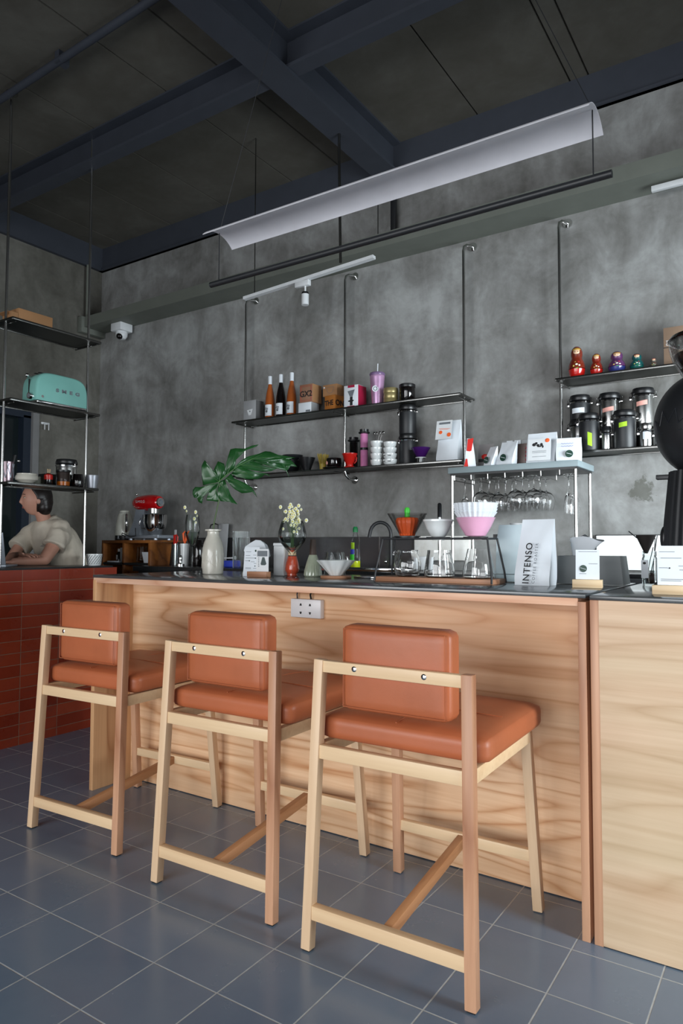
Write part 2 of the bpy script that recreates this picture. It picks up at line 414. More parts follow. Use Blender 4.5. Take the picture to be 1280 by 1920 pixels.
# left wall with a door opening
wl = MB(); wl.box(XL - .2, XL, 3.66, YW, 0, ZC); wl.box(XL - .2, XL, -3.6, 2.5, 0, ZC); wl.box(XL - .2, XL, 2.5, 3.66, 2.42, ZC)
struct(wl.build('wall_left', concrete('dimmed_side_plaster', (80, 78, 71), (104, 102, 95), (128, 126, 119))))  # browner plaster, tone also darkened in place of the wall's weaker light
dr = struct(MB().box(XL - .14, XL - .10, 2.56, 3.55, 0.0, 2.36).build('door_1', M['doorglass']))
fr = MB(); fr.box(XL - .16, XL - .02, 3.53, 3.60, 0, 2.36); fr.box(XL - .16, XL - .02, 2.5, 2.57, 0, 2.36); fr.box(XL - .16, XL - .02, 2.5, 3.60, 2.34, 2.42)
fr.build('door_frame', M['doorframe'], dr)
MB().box(XL - .16, XL + .012, 3.60, 3.66, 0, 2.42).build('door_reveal', M['reveal'], dr)
MB().box(XL - .1, XL - .06, 2.62, 2.66, 1.0, 1.3).build('door_handle', M['steel'], dr)
# ceiling slab in panels with seams
cl = MB(); xs = [-5.85, -5.35, -4.66, -4.02, -3.30, -2.86, -1.74, -1.13, -1.02, 0.2, 1.6, 2.2]
for a, b in zip(xs, xs[1:]):
    cl.box(a + .006, b - .006, -3.6, YW + .2, ZC, ZC + .15)
cl.box(-5.85, 2.2, -3.6, YW + .2, ZC + .02, ZC + .2)
struct(cl.build('ceiling', M['ceil']))
b = MB(); b.box(XL, 2.2, YW - .03, YW, 3.88, ZC); b.box(XL, 2.2, YW - .045, YW, 3.88, 3.895); struct(b.build('trim_1', M['steelblue']))
b = MB(); b.box(XL, XL + .04, -3.6, YW - .03, 3.88, ZC); struct(b.build('trim_2', M['steelblue']))
b = MB(); b.box(-2.50, -2.32, -3.6, YW - .03, 3.86, 3.88); b.box(-2.44, -2.38, -3.6, YW - .03, 3.88, ZC); b.box(-2.50, -2.32, -3.6, YW - .03, ZC - .015, ZC); struct(b.build('trim_3', M['steelblue']))
for n_, (x0, x1) in ((4, (XL + .04, -2.44)), (5, (-2.38, 2.2))):
    b = MB(); b.box(x0, x1, 2.965, 3.06, 3.88, 3.90); b.box(x0, x1, 3.035, 3.06, 3.9, ZC); b.box(x0, x1, 2.965, 3.06, ZC - .012, ZC)
    struct(b.build('trim_%d' % n_, M['steelblue']))
# front wall: piers and head round the shop windows, and right wall
b = MB(); b.box(XL, 2.2, -3.6, -3.5, 3.2, ZC); b.box(XL, 2.2, -3.6, -3.5, 0, .3); b.box(XL, XL + .25, -3.6, -3.5, .3, 3.2); b.box(.1, .5, -3.6, -3.5, .3, 3.2); b.box(1.95, 2.2, -3.6, -3.5, .3, 3.2)
struct(b.build('wall_front', M['wall']))
b = MB(); b.box(2.2, 2.4, -3.6, YW + .2, 2.5, ZC); b.box(2.2, 2.4, 4.0, YW + .2, 0, 2.5); b.box(2.2, 2.4, -3.6, .2, 0, 2.5); struct(b.build('wall_right', M['wall']))
# low wall faced with red tiles, with a stone top
struct(MB().box(-4.20, -4.02, 0.2, 3.23, 0, 1.066).build('wall_low', M['brick']))
bt = MB(); a_ = [(-4.95, 1.8), (-4.33, 1.8), (-4.33, .2), (-4.025, .2), (-4.025, 3.2), (-4.33, 3.2), (-4.33, 2.98), (-4.95, 2.98)]
bt.loft([[(x, y, z) for x, y in a_] for z in (1.0665, 1.078)]); bt = bt.build('black_countertop', M['blk']); tag(bt, 'thin black top lying on the red tiled low wall', 'countertop')
# grey trunking along the back wall
b = MB(); b.box(XL + .05, 2.2, 4.06, 4.30, 3.27, 3.366); o = b.build('wall_trunking', M['wallbox']); tag(o, 'long grey boxed trunking running across the concrete back wall', 'trunking')
MB().box(-5.65, -5.58, 4.03, 4.30, 3.22, 3.37, .004).build('end_bracket', M['wallbox'], o)
o = MB().box(-2.385, -2.345, 4.235, 4.262, 3.366, 3.88, .003).build('wall_conduit', M['blkm']); tag(o, 'dark square conduit rising from grey trunking to the beam', 'conduit')
o = MB().cyl((-5.60, 4.1, 3.366), (-5.60, 4.1, 3.88), .012).build('corner_conduit', M['wallbox']); tag(o, 'thin grey conduit in the corner above the trunking end', 'conduit')
# ceiling pipe
b = MB(); b.cyl((XL + .04, 2.42, 4.05), (-2.50, 2.36, 4.05), .022); o = b.build('ceiling_pipe', M['steelblue']); tag(o, 'round dark pipe clipped under the ceiling at upper left', 'pipe')
for x in (-3.55, -4.6): MB().box(x - .02, x + .02, 2.36, 2.43, 4.03, 4.10).build('pipe_clip', M['steelblue'], o)

# ------------------------------------------------------------------ bar counter
bc = thing('bar_counter', 'long ash wood bar counter with dark stone top behind the stools', 'counter')
MB().box(-3.0, -2.974, 2.265, 3.06, 0, 1.045, .0015).build('end_panel', M['panelz'], bc)
MB().box(-.598, -.573, 2.265, 3.06, 0, 1.045, .0015).build('end_panel', M['oakr'], bc)
MB().box(-2.974, -.598, 2.50, 2.52, .004, 1.03).build('front_panel', M['panel'], bc)
b = MB().box(-2.998, -.598, 2.266, 3.06, 1.031, 1.056, .001); b.build('top_board', M['edge'], bc)
MB().box(-3.0, -.573, 2.263, 3.062, 1.0561, 1.070, .002).build('stone_top', M['slab'], bc)
sc = thing('service_counter', 'plain ash fronted counter to the right of the stool bar', 'counter')
MB().box(-.561, -.534, 2.265, 3.10, 0, 1.052, .0015).build('end_panel', M['oakr'], sc)
MB().box(-.534, 2.0, 2.264, 2.284, .004, 1.052).build('front_panel', M['panel2'], sc)
MB().box(-.561, 2.0, 2.262, 3.10, 1.0521, 1.067, .002).build('stone_top', M['slab'], sc)
ol = thing('power_outlet', 'white double socket plate under the bar counter top', 'outlet', (-1.818, 2.50, .945))
MB().box(-.081, .081, -.030, 0, -.040, .041, .004).build('plate', M['white'], ol)
for x in (-.025, .025):
    for z, k in ((.012, 1), (-.014, -1)):
        b = MB(); b.prism([(x - .006, z), (x + .006, z), (x + .003, z + .010 * k), (x - .003, z + .010 * k)], -.031, -.029); b.build('socket_hole', M['ink'], ol)
MB().tube([(.018, -.012, .040), (.018, -.018, .06), (.018, -.004, .085)], .004).build('cable', M['blk'], ol)
MB().tube([(-.057, -.012, .040), (-.057, -.015, .06), (-.057, -.004, .085)], .003).build('cable', M['blk'], ol)

# ------------------------------------------------------------------ bar stools
def make_stool(label):
    t = thing('bar_stool', label, 'stool', (0, 0, 0), 0, 'tan leather bar stools')
    lt = .033
    for s, mt in ((-1, 'oak'), (1, 'oakr')):
        b = MB(); b.beam((s * .263, -.298, 0.004), (s * .243, -.262, .868), lt, lt, (0, 1, 0), .003); b.build('leg', M[mt], t)
    for s, mt in ((-1, 'oakr'), (1, 'oak')):
        b = MB(); b.beam((s * .263, .298, 0.004), (s * .243, .243, .600), lt, lt, (0, 1, 0), .003); b.build('leg', M[mt], t)
    for s in (-1, 1):
        for y in (-.298, .298): MB().box(s * .263 - .012, s * .263 + .012, y - .012, y + .012, 0, .005).build('foot_pad', M['blk'], t)
    MB().beam((-.236, -.263, .848), (.236, -.263, .848), .024, .036, (0, 0, 1), .003).build('top_rail', M['oakx'], t)
    MB().beam((-.24, -.272, .590), (.24, -.272, .590), .026, .042, (0, 0, 1), .003).build('seat_rail', M['oakx'], t)
    MB().beam((-.24, .243, .590), (.24, .243, .590), .026, .042, (0, 0, 1), .003).build('seat_rail', M['oakx'], t)
    for s in (-1, 1):
        MB().beam((s * .245, -.28, .590), (s * .245, .25, .590), .028, .042, (0, 0, 1), .003).build('side_rail', M['oakx'], t)
    MB().beam((-.252, -.293, .115), (.252, -.293, .115), .028, .042, (0, 0, 1), .003).build('stretcher', M['oakx'], t)
    MB().beam((-.252, .283, .185), (.252, .283, .185), .026, .038, (0, 0, 1), .003).build('stretcher', M['oakx'], t)
    MB().beam((0, -.282, .115), (0, .272, .183), .028, .036, (0, 0, 1), .003).build('centre_stretcher', M['oaky'], t)
    # seat cushion: rounded, slightly domed
    def pillow(bm, x0, x1, y0, y1, z0, z1, r, dome, nx=18, ny=18, nz=7, axis=2):
        cx, cy, cz = (x0 + x1) / 2, (y0 + y1) / 2, (z0 + z1) / 2; hx, hy, hz = (x1 - x0) / 2, (y1 - y0) / 2, (z1 - z0) / 2
        r_ = bmesh.ops.create_cube(bm, size=2); vs = r_['verts']
        es = list({e for v in vs for e in v.link_edges})
        bmesh.ops.subdivide_edges(bm, edges=es, cuts=13, use_grid_fill=True)
        for v in bm.verts:
            p = Vector((v.co.x * hx, v.co.y * hy, v.co.z * hz)); q = Vector((max(-hx + r, min(hx - r, p.x)), max(-hy + r, min(hy - r, p.y)), max(-hz + r, min(hz - r, p.z))))
            d = p - q
            if d.length > 1e-6: p = q + d.normalized() * r
            u, w = v.co.x, v.co.y
            if axis == 1: u, w = v.co.x, v.co.z
            k = (1 - u * u) * (1 - w * w)
            if axis == 2: p.z += dome * k * (1 if v.co.z > 0 else 0)
            else: p.y += dome * k * (-0.5 if v.co.y < 0 else 1)
            v.co = p + Vector((cx, cy, cz))
    b = MB(); pillow(b.bm, -.272, .286, -.236, .306, .612, .694, .030, .014)
    cu = b.build('cushion', M['leather'], t, 60)
    sm = MB(); sm.tube([(-.25, -.01, .703), (-.1, -.01, .7065), (.1, -.01, .7065), (.25, -.01, .703)], .0018, 6); sm.tube([(0, -.225, .697), (0, -.05, .7062), (0, .15, .706), (0, .278, .697)], .0018, 6)
    sm.build('seam', M['leather'], cu)
    b = MB(); pillow(b.bm, -.182, .182, -.248, -.162, .718, .978, .024, .010, axis=1)
    bk = b.build('back_cushion', M['leather'], t, 60)
    sm = MB(); e = .168; z0, z1, y = .730, .966, -.2515
    sm.tube([(-e, y, z0), (e, y, z0), (e, y, z1), (-e, y, z1), (-e, y, z0)], .0016, 6); sm.build('seam', M['leather'], bk)
    for x in (-.115, .115):
        MB().lathe([(0, 0), (.0085, .0), (.0085, .002), (.005, .004), (0, .004)], 12, m=Matrix.Translation((x, -.2745, .85)) @ Matrix.Rotation(PI / 2, 4, 'X')).build('bolt', M['chrome'], t)
    return t
st = make_stool('tan leather bar stool nearest the camera, rightmost of three')
st.location = (-1.022, 2.062, 0); st.rotation_euler = (0, 0, math.radians(1.3))
dup(st, (-1.728, 2.100, 0), math.radians(1.2), 'tan leather bar stool in the middle of the three')
dup(st, (-2.560, 2.145, 0), math.radians(2.6), 'tan leather bar stool nearest the red tiled low wall')

# ------------------------------------------------------------------ pendant lamp
pl = thing('pendant_lamp', 'long white curved reflector lamp hanging above the bar stools', 'lamp', (-1.1, 1.86, 2.19))
b = MB(); chord = .155; sag = .034; R_ = (chord ** 2 / 4 + sag ** 2) / (2 * sag); hs = math.asin(chord / 2 / R_)
pts = []
for i in range(15):
    a = -hs + 2 * hs * i / 14; pts.append((R_ * math.sin(a), (R_ * math.cos(a) - R_ + sag)))
poly = [(y, z) for y, z in pts] + [(y, z + .0025) for y, z in reversed(pts)]
ra = [(-.68, y - .0, z + .152) for y, z in poly]; rb = [(.675, y - .0, z + .152) for y, z in poly]
b.loft([ra, rb]); b.build('reflector', M['lampwhite'], pl, 50)
b = MB(); b.cyl((-.712, 0, -.002), (.712, 0, -.002), .0105, seg=16); b.build('light_tube', M['blkm'], pl)
for x in (-.672, .665):
    MB().cyl((x, 0, 0), (x, 0, .184), .0018, seg=6).build('hanger_rod', M['blkm'], pl)
for x in (-.672, .665):
    MB().cyl((x, 0, .186), (-.03, 0, ZC - 2.19), .0012, seg=6).build('suspension_wire', M['blkm'], pl)
MB().cyl((-.03, 0, ZC - 2.19 - .02), (-.03, 0, ZC - 2.19), .03).build('ceiling_rose', M['blkm'], pl)

# ------------------------------------------------------------------ track light, camera, rods
tr = thing('track_light', 'white ceiling track with one small spotlight below grey trunking', 'spotlight', (-2.70, 3.65, 2.99))
MB().beam((-.53, 0, -.035), (.53, 0, .02), .034, .020).build('track_rail', M['white'], tr)
MB().box(-.075, .035, -.017, .017, -.055, -.018, .003).build('adapter', M['white'], tr)
MB().cyl((.0, 0, -.10), (.0, 0, -.05), .006).build('spot_stem', M['white'], tr)
b = MB(); b.lathe([(.0, 0), (.024, 0), (.024, .072), (.0, .072)], 20, c=(0, 0, -.182)); sp = b.build('spot_head', M['white'], tr)
b = MB(); b.lathe([(.0, 0), (.0242, 0), (.022, .014), (.0, .014)], 20, c=(0, 0, -.11)); b.build('spot_cap', M['blk'], sp)
o = MB().cyl((-3.155, 3.67, 2.975), (-3.155, 3.67, ZC), .0035, seg=8).build('hanger_rod', M['darksteel']); tag(o, 'thin straight rod dropping from ceiling to the left track end', 'rod')
b = MB(); b.tube([(-2.53, 3.62, 3.98), (-2.47, 3.62, 3.985), (-2.425, 3.62, 3.96), (-2.413, 3.62, 3.90), (-2.413, 3.62, 3.7), (-2.41, 3.635, 3.02)], .009, 10)
o = b.build('gooseneck_conduit', M['darksteel']); tag(o, 'steel pipe with bent top dropping from cross beam to the track', 'pipe')
MB().cyl((-2.545, 3.62, 3.98), (-2.53, 3.62, 3.98), .03).build('flange', M['darksteel'], o)
o = MB().cyl((-2.46, 4.19, 3.366), (-2.46, 4.19, ZC), .0035, seg=8).build('trunking_rod', M['darksteel']); tag(o, 'thin rod rising from the grey trunking behind the white reflector', 'rod')
o = MB().box(-.66, 0.5, 4.16, 4.19, 3.22, 3.25, .002).build('track_rail', M['white']); tag(o, 'white track rail cut by the right picture edge', 'track')
sc_ = thing('security_camera', 'white dome security camera under the grey trunking', 'camera', (-5.22, 4.20, 3.27))
MB().box(-.07, .07, -.07, .07, -.075, 0, .008).build('mount_box', M['white'], sc_)
b = MB(); b.lathe([(.0, -.15), (.035, -.14), (.052, -.115), (.055, -.09), (.05, -.075), (0, -.075)], 24); b.build('housing', M['white'], sc_)
b = MB(); b.ball((.012, -.032, -.122), .030); b.build('lens', M['darkglass'], sc_)

# ------------------------------------------------------------------ wall shelves on steel tubes
def wshelf(x0, x1, z, label):
    t = thing('wall_shelf', label, 'shelf', ((x0 + x1) / 2, 4.175, z)); h = (x1 - x0) / 2
    MB().box(-h, h, -.11, .115, -.006, 0).build('plate', M['shelf'], t)
    b = MB(); b.box(-h, h, -.118, -.108, -.012, .002, .001); b.box(-h, h, .108, .118, -.012, .002, .001); b.box(-h - .004, -h + .004, -.118, .118, -.012, .002, .001); b.box(h - .004, h + .004, -.118, .118, -.012, .002, .001)
    b.build('frame', M['darksteel'], t)
    return t
US = wshelf(-3.71, -1.785, 2.19, 'upper black shelf holding wine bottles and cartons')
LS = wshelf(-3.71, -1.775, 1.765, 'lower black shelf holding cups, canisters and a white bag')
RS = wshelf(-1.178, .9, 2.20, 'upper right black shelf holding the painted dolls')
RL = wshelf(-1.178, .9, 1.765, 'lower right black shelf holding clamp lid canisters')
def bracket(t, x):
    b = MB(); b.tube([(x, -.10, -.02), (x, .10, -.02)], .005, 8); b.build('support_rod', M['darksteel'], t)
for t, xs_ in ((US, (-.93, -.01, .945)), (LS, (-.93, -.01, .94)), (RS, (-1.02,)), (RL, (-1.02,))):
    for x in xs_: bracket(t, x)
def wtube(x, z0, z1, label, top=True, bottom=False):
    t = thing('shelf_tube', label, 'tube', (x, 4.203, z0), 0, 'steel tubes carrying the wall shelves')
    pts = []
    L = z1 - z0
    if bottom: pts += [(.03, .09, -.0), (.022, .06, .0), (.012, .03, .008), (.003, .008, .03), (0, 0, .06)]
    else: pts += [(0, 0, 0)]
    pts += [(0, 0, L * .3), (0, 0, L * .7)]
    if top: pts += [(0, 0, L - .05), (.003, .008, L - .02), (.01, .03, L - .004), (.02, .06, L), (.03, .09, L)]
    else: pts += [(0, 0, L)]
    MB().tube(pts, .0095, 12).build('tube', M['steel'], t)
    if top: MB().cyl((.03, .097, L), (.03, .085, L), .028).build('flange', M['chrome'], t)
    if bottom: MB().cyl((.03, .097, 0), (.03, .085, 0), .028).build('flange', M['chrome'], t)
    return t
wtube(-3.70, 1.69, 3.215, 'leftmost steel tube carrying the bottle shelf', True, True)
wtube(-2.745, 1.70, 3.215, 'middle steel tube between the two halves of bottle shelf', True, True)
wtube(-1.815, 1.745, 3.215, 'steel tube at the right end of the bottle shelf', True, False)
wtube(-1.19, 1.745, 3.215, 'steel tube at the left end of doll shelf', True, False)

# ------------------------------------------------------------------ hanging shelves over the low wall
def hshelf(z, label):
    t = thing('hanging_shelf', label, 'shelf', (-4.17, 2.752, z))
    MB().box(-.13, .13, -.325, .325, -.006, 0).build('plate', M['shelf'], t)
    b = MB()
    for s in (-1, 1):
        b.box(s * .13 - .004, s * .13 + .004, -.325, .325, -.013, .002, .001)
        b.box(-.13, .13, s * .325 - .004, s * .325 + .004, -.013, .002, .001)
        b.tube([(-.12, s * .30, -.022), (.12, s * .30, -.022)], .004)
    b.build('frame', M['darksteel'], t); return t
hshelf(2.632, 'top hanging shelf at left, carrying a cardboard box')
hshelf(2.125, 'middle hanging shelf at left, carrying the mint toaster')
hshelf(1.608, 'bottom hanging shelf at left, above the woman')
for y, lb in ((2.425, 'left ceiling pole of the hanging shelves'), (3.03, 'right ceiling pole of the hanging shelves')):
    t = thing('shelf_pole', lb, 'pole', (-4.13, y + .01, 1.079))
    MB().cyl((0, 0, 0), (0, 0, ZC - 1.078), .0085).build('tube', M['steel'], t)
    MB().cyl((0, 0, ZC - 1.09), (0, 0, ZC - 1.078), .035).build('flange', M['darksteel'], t)
# ------------------------------------------------------------------ items on the upper shelf
ZU = 2.191; ZL = 1.766; ZR = 2.201
def carton(name, label, x0, x1, y0, y1, z0, h, mat, side=None, cat='box', group=None, bev=.0015):
    t = thing(name, label, cat, ((x0 + x1) / 2, (y0 + y1) / 2, z0), 0, group); w = (x1 - x0) / 2; d = (y1 - y0) / 2
    MB().box(-w, w, -d, d, 0, h, bev).build('carton', mat, t)
    if side: MB().box(w - .0005, w + .0008, -d + .002, d - .002, .002, h - .002).build('side_face', side, t)
    t['w'] = w; t['d'] = d; return t, w, d
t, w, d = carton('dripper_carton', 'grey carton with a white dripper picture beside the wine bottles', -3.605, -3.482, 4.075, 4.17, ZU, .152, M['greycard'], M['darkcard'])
MB().prism([(-.026, .078), (.030, .084), (.018, .046), (-.012, .044)], -d - .0012, -d).build('printed_picture', M['white'], t)
MB().prism([(-.010, .043), (.016, .045), (.016, .038), (-.010, .036)], -d - .0012, -d).build('printed_picture', M['white'], t)
MB().cyl((.004, -d - .0018, .066), (.004, -d - .001, .066), .006).build('printed_dot', M['ink2'], t)
def bottle(x, label, mat):
    t = thing('wine_bottle', label, 'bottle', (x, 4.14, ZU), 0, 'wine bottles on the upper shelf')
    MB().lathe([(0, .001), (.034, 0), (.037, .004), (.0375, .12), (.035, .16), (.028, .205), (.0185, .245), (.0145, .265), (.0140, .32), (.0152, .322), (.0152, .328), (0, .328)], 28).build('bottle_glass', mat, t)
    MB().lathe([(0, .270), (.0152, .270), (.0155, .275), (.0157, .331), (.0145, .334), (0, .334)], 24).build('foil_cap', M['paper'], t)
    b = MB(); a0, a1 = math.radians(-140), math.radians(-32); n = 14
    for i in range(n):
        p = a0 + (a1 - a0) * i / n; q = a0 + (a1 - a0) * (i + 1) / n; r = .0381
        b.sheet([(r * math.cos(p), r * math.sin(p), .022), (r * math.cos(q), r * math.sin(q), .022), (r * math.cos(q), r * math.sin(q), .108), (r * math.cos(p), r * math.sin(p), .108)])
    bmesh.ops.remove_doubles(b.bm, verts=b.bm.verts[:], dist=1e-5); lb = b.build('label', M['paper'], t)
    a = math.radians(-95); r = .0388
    text('ell', .042, M['ink'], lb, (r * math.cos(a), r * math.sin(a) - .0006, .066), (Matrix.Rotation(a + PI / 2, 3, 'Z') @ Matrix.Rotation(PI / 2, 3, 'X') @ Matrix.Rotation(math.radians(75), 3, 'Z')).to_euler(), bold=.0004)
    return t
bottle(-3.394, 'rose wine bottle at left of the three bottles', M['rose'])
bottle(-3.288, 'dark wine bottle between the two rose bottles', M['darkglass'])
bottle(-3.184, 'rose wine bottle at right, next to the stacked cartons', M['rose'])
t, w, d = carton('white_carton', 'small white carton lying under the GX2 carton', -3.075, -2.96, 4.08, 4.18, ZU, .078, M['paper'], M['greycard'])
MB().box(.010, .050, -d - .001, -d, .008, .022).build('print', M['ink2'], t)
t, w, d = carton('kraft_carton', 'reddish kraft carton printed GX2 on top of small white carton', -3.068, -2.952, 4.085, 4.20, ZU + .0785, .135, plain('red_printed_kraft', (150, 112, 88), 0.75), M['card'])
text('GX2', .060, M['ink'], t, (0, -d - .0008, .062), sx=.95, bold=.0012)
for s in (1, .86): 
    b = MB(); hw = .050 * s; hh = .058 * s
    for (a, c) in (((-hw, -hh), (hw, -hh)), ((hw, -hh), (hw, hh)), ((hw, hh), (-hw, hh)), ((-hw, hh), (-hw, -hh))):
        b.cyl((a[0], -d - .0005, .0675 + a[1]), (c[0], -d - .0005, .0675 + c[1]), .0007, seg=4)
    b.build('printed_border', M['redp'], t)
ot, w, d = carton('orange_carton', 'orange carton printed THE ON standing cornerwise on the shelf', -.05, .05, -.05, .05, 0, .115, M['orangecard'])
ot.location = (-2.812, 4.165, ZU); ot.rotation_euler = (0, 0, math.radians(79))
text('THE', .052, M['ink'], ot, (-d - .001, .004, .058), (PI / 2, 0, -PI / 2), bold=.0015, sx=.9)
text('ON', .056, M['ink'], ot, (.004, -d - .001, .058), (PI / 2, 0, 0), bold=.0015)
t, w, d = carton('brown_carton', 'plain brown carton resting on the orange carton', -.062, .062, -.045, .045, 0, .085, M['card'])
t.location = (-2.835, 4.185, ZU + .1155)
b = MB()
for (p, q) in zip([(-.030, .066), (.034, .066), (.024, .03), (.014, .022), (-.012, .022), (-.022, .03), (-.030, .066)], [(.034, .066), (.024, .03), (.014, .022), (-.012, .022), (-.022, .03), (-.030, .066)]): b.cyl((p[0], -d - .0006, p[1]), (q[0], -d - .0006, q[1]), .0009, seg=4)
b.build('printed_outline', M['ink2'], t); MB().cyl((-.050, -d - .001, .066), (-.050, -d, .066), .006).build('sticker', M['paper'], t)
t, w, d = carton('white_red_carton', 'white and crimson carton showing a coffee dripper', -2.672, -2.556, 4.078, 4.19, ZU, .155, M['paper'], M['magenta'])
MB().box(-.026, .030, -d - .001, -d, .138, .155).build('red_tab', M['magenta'], t)
MB().box(-.030, .030, -d - .001, -d, .004, .009).build('red_strip', M['magenta'], t)
b = MB(); b.prism([(-.028, .115), (.032, .122), (.014, .075), (-.008, .073)], -d - .001, -d); b.build('printed_dripper', M['ink2'], t)
b = MB(); b.prism([(-.008, .072), (.014, .074), (.014, .05), (.026, .048), (.020, .040), (.014, .038), (.014, .012), (-.008, .011), (-.008, .038), (-.022, .040), (-.024, .046), (-.008, .05)], -d - .001, -d); b.build('printed_server', M['ink'], t)
b = MB()
t = thing('studded_tumbler', 'tall lilac studded tumbler with lid and straw', 'tumbler', (-2.445, 4.155, ZU))
prof = [(0, 0), (.034, 0), (.036, .004)] + [(.036 + .015 * i / 22 + (.0012 if i % 2 else 0), .006 + .205 * i / 22) for i in range(23)] + [(.050, .216), (0, .216)]
MB().lathe(prof, 48, flute=24, fl=.012).build('cup', M['tumbler'], t)
MB().lathe([(0, .214), (.052, .214), (.055, .220), (.055, .226), (.050, .234), (0, .234)], 32).build('lid', plain('lilac_lid', (120, 96, 134), .3), t)
MB().cyl((.0, 0, .2), (.004, 0, .30), .0035, seg=8).build('straw', M['paper'], t)
b = MB(); b.cyl((-.012, -.0455, .115), (-.012, -.042, .115), .022, seg=24); e = b.build('round_emblem', M['paper'], t, rot=(0, 0, math.radians(28)))
b = MB(); b.lathe([(.010, 0), (.0145, 0), (.0145, .0006), (.010, .0006)], 20, m=Matrix.Translation((-.012, -.0462, .115)) @ Matrix.Rotation(PI / 2, 4, 'X'), cap=False); b.build('emblem_ring', M['ink2'], e)
t = thing('storage_tin', 'low tan tin between the tumbler and black tin', 'tin', (-2.335, 4.15, ZU))
MB().lathe([(0, 0), (.047, 0), (.050, .003), (.050, .034), (.048, .037), (.050, .040), (.050, .074), (.048, .077), (0, .077)], 32).build('body', M['tantin'], t)
MB().lathe([(0, .076), (.051, .076), (.052, .079), (.052, .106), (.049, .110), (0, .110)], 32).build('lid', M['tantin'], t)
t = thing('glass_canister', 'smoky black canister at right end of items on upper shelf', 'canister', (-2.215, 4.165, ZU))
MB().lathe([(0, 0), (.050, 0), (.053, .004), (.053, .104), (0, .104)], 32).build('body', M['darkglass'], t)
MB().lathe([(0, .104), (.055, .104), (.056, .108), (.056, .122), (.05, .127), (0, .127)], 32).build('lid', M['blk'], t)

# ------------------------------------------------------------------ items on the lower shelf
def bowlp(r, h, foot, t=.003): return [(0, 0), (foot, 0), (foot, .006), (foot + (r - foot) * .55, h * .35), (r * .93, h * .7), (r, h), (r - t, h), (r * .93 - t, h * .7), (foot + (r - foot) * .5, h * .38), (foot, .010), (0, .010)]
def single(name, b, mat, label, cat, loc, rz=0, group=None):
    o = b.build(name, mat, None, loc=loc, rot=(0, 0, rz)); return tag(o, label, cat, group)
single('tea_bowl', MB().lathe(bowlp(.080, .092, .034), 36), M['blk'], 'wide black bowl behind the monstera leaf tip', 'bowl', (-3.20, 4.165, ZL))
o = single('tea_bowl', MB().lathe(bowlp(.078, .040, .034), 36), M['blkm'], 'upper black bowl nested in the bowl behind leaf tip', 'bowl', (-3.19, 4.165, ZL + .094))
single('conical_bowl', MB().lathe([(0, 0), (.026, 0), (.028, .01), (.040, .04), (.058, .088), (.062, .101), (.059, .101), (.038, .042), (.02, .012), (0, .012)], 32), M['blk'], 'black conical bowl left of the yellow picks', 'bowl', (-3.028, 4.125, ZL))
t = thing('pick_bundle', 'bundle of yellow bamboo picks flaring from a small holder', 'picks', (-2.902, 4.15, ZL + .0))
random.seed(3)
for i in range(26):
    a = 2 * PI * i / 26 + random.uniform(-.1, .1); rr = random.uniform(.5, 1); b = MB(); b.cyl((.014 * rr * math.cos(a), .014 * rr * math.sin(a), .004), (.043 * rr * math.cos(a), .043 * rr * math.sin(a), .118 + random.uniform(-.004, .008)), .0022, seg=6); b.build('pick', M['bamboo'], t)
MB().lathe([(0, 0), (.022, 0), (.026, .05), (.0, .05)], 20).build('holder', M['bamboo'], t)
single('saucer', MB().lathe([(0, 0), (.05, 0), (.085, .010), (.083, .013), (.05, .005), (0, .005)], 36), M['steel'], 'steel saucer under the dark round cup', 'plate', (-2.79, 4.13, ZL))
t = thing('dark_cup', 'dark brown round cup on the steel saucer', 'cup', (-2.79, 4.13, ZL + .006))
MB().lathe([(0, 0), (.036, 0), (.050, .015), (.056, .04), (.054, .074), (.051, .074), (.052, .04), (.045, .018), (0, .008)], 32).build('body', M['darkglass'], t)
MB().cyl((-.034, -.047, .040), (-.030, -.042, .040), .013).build('emblem', M['pinknote'], t)
def tbar(b, x, y, z, r): return b
t = thing('red_dripper', 'small red cone dripper in front of the black press', 'dripper', (-2.640, 4.105, ZL))
MB().lathe([(0, .012), (.024, .012), (.026, .03), (.034, .04), (.050, .090), (.054, .096), (.054, .102), (.050, .102), (.030, .04), (0, .035)], 32).build('cone', M['redp'], t)
MB().lathe([(0, 0), (.038, 0), (.040, .004), (.036, .010), (.02, .014), (0, .014)], 32).build('flange', M['redp'], t)
b = MB(); b.tube([(.038, 0, .03), (.054, 0, .045), (.056, 0, .07), (.046, 0, .082)], .004, 8); b.build('handle', M['redp'], t)
def press(name, x, y, h, r, mat, label):
    t = thing(name, label, 'coffee press', (x, y, ZL))
    MB().lathe([(0, 0), (r * 1.05, 0), (r * 1.05, .012), (r, .014), (r, h - .03), (0, h - .03)], 28).build('chamber', mat, t)
    MB().lathe([(0, h - .032), (r * 1.1, h - .032), (r * 1.5, h - .026), (r * 1.5, h - .020), (r * 1.15, h - .016), (r * 1.2, h), (0, h)], 6 * 4).build('plunger_flange', M['blk'], t)
    return t
p_ = press('coffee_press', -2.665, 4.195, .230, .029, M['darkglass'], 'black cylindrical coffee press behind the red dripper')
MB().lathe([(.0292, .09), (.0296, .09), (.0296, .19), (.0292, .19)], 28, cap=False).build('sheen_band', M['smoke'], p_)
p_ = press('coffee_press', -2.552, 4.155, .272, .027, M['pinkglass'], 'tall pink tinted coffee press beside the white cup stacks')
MB().lathe([(0, .125), (.029, .125), (.029, .142), (0, .142)], 28).build('band', M['blk'], p_)
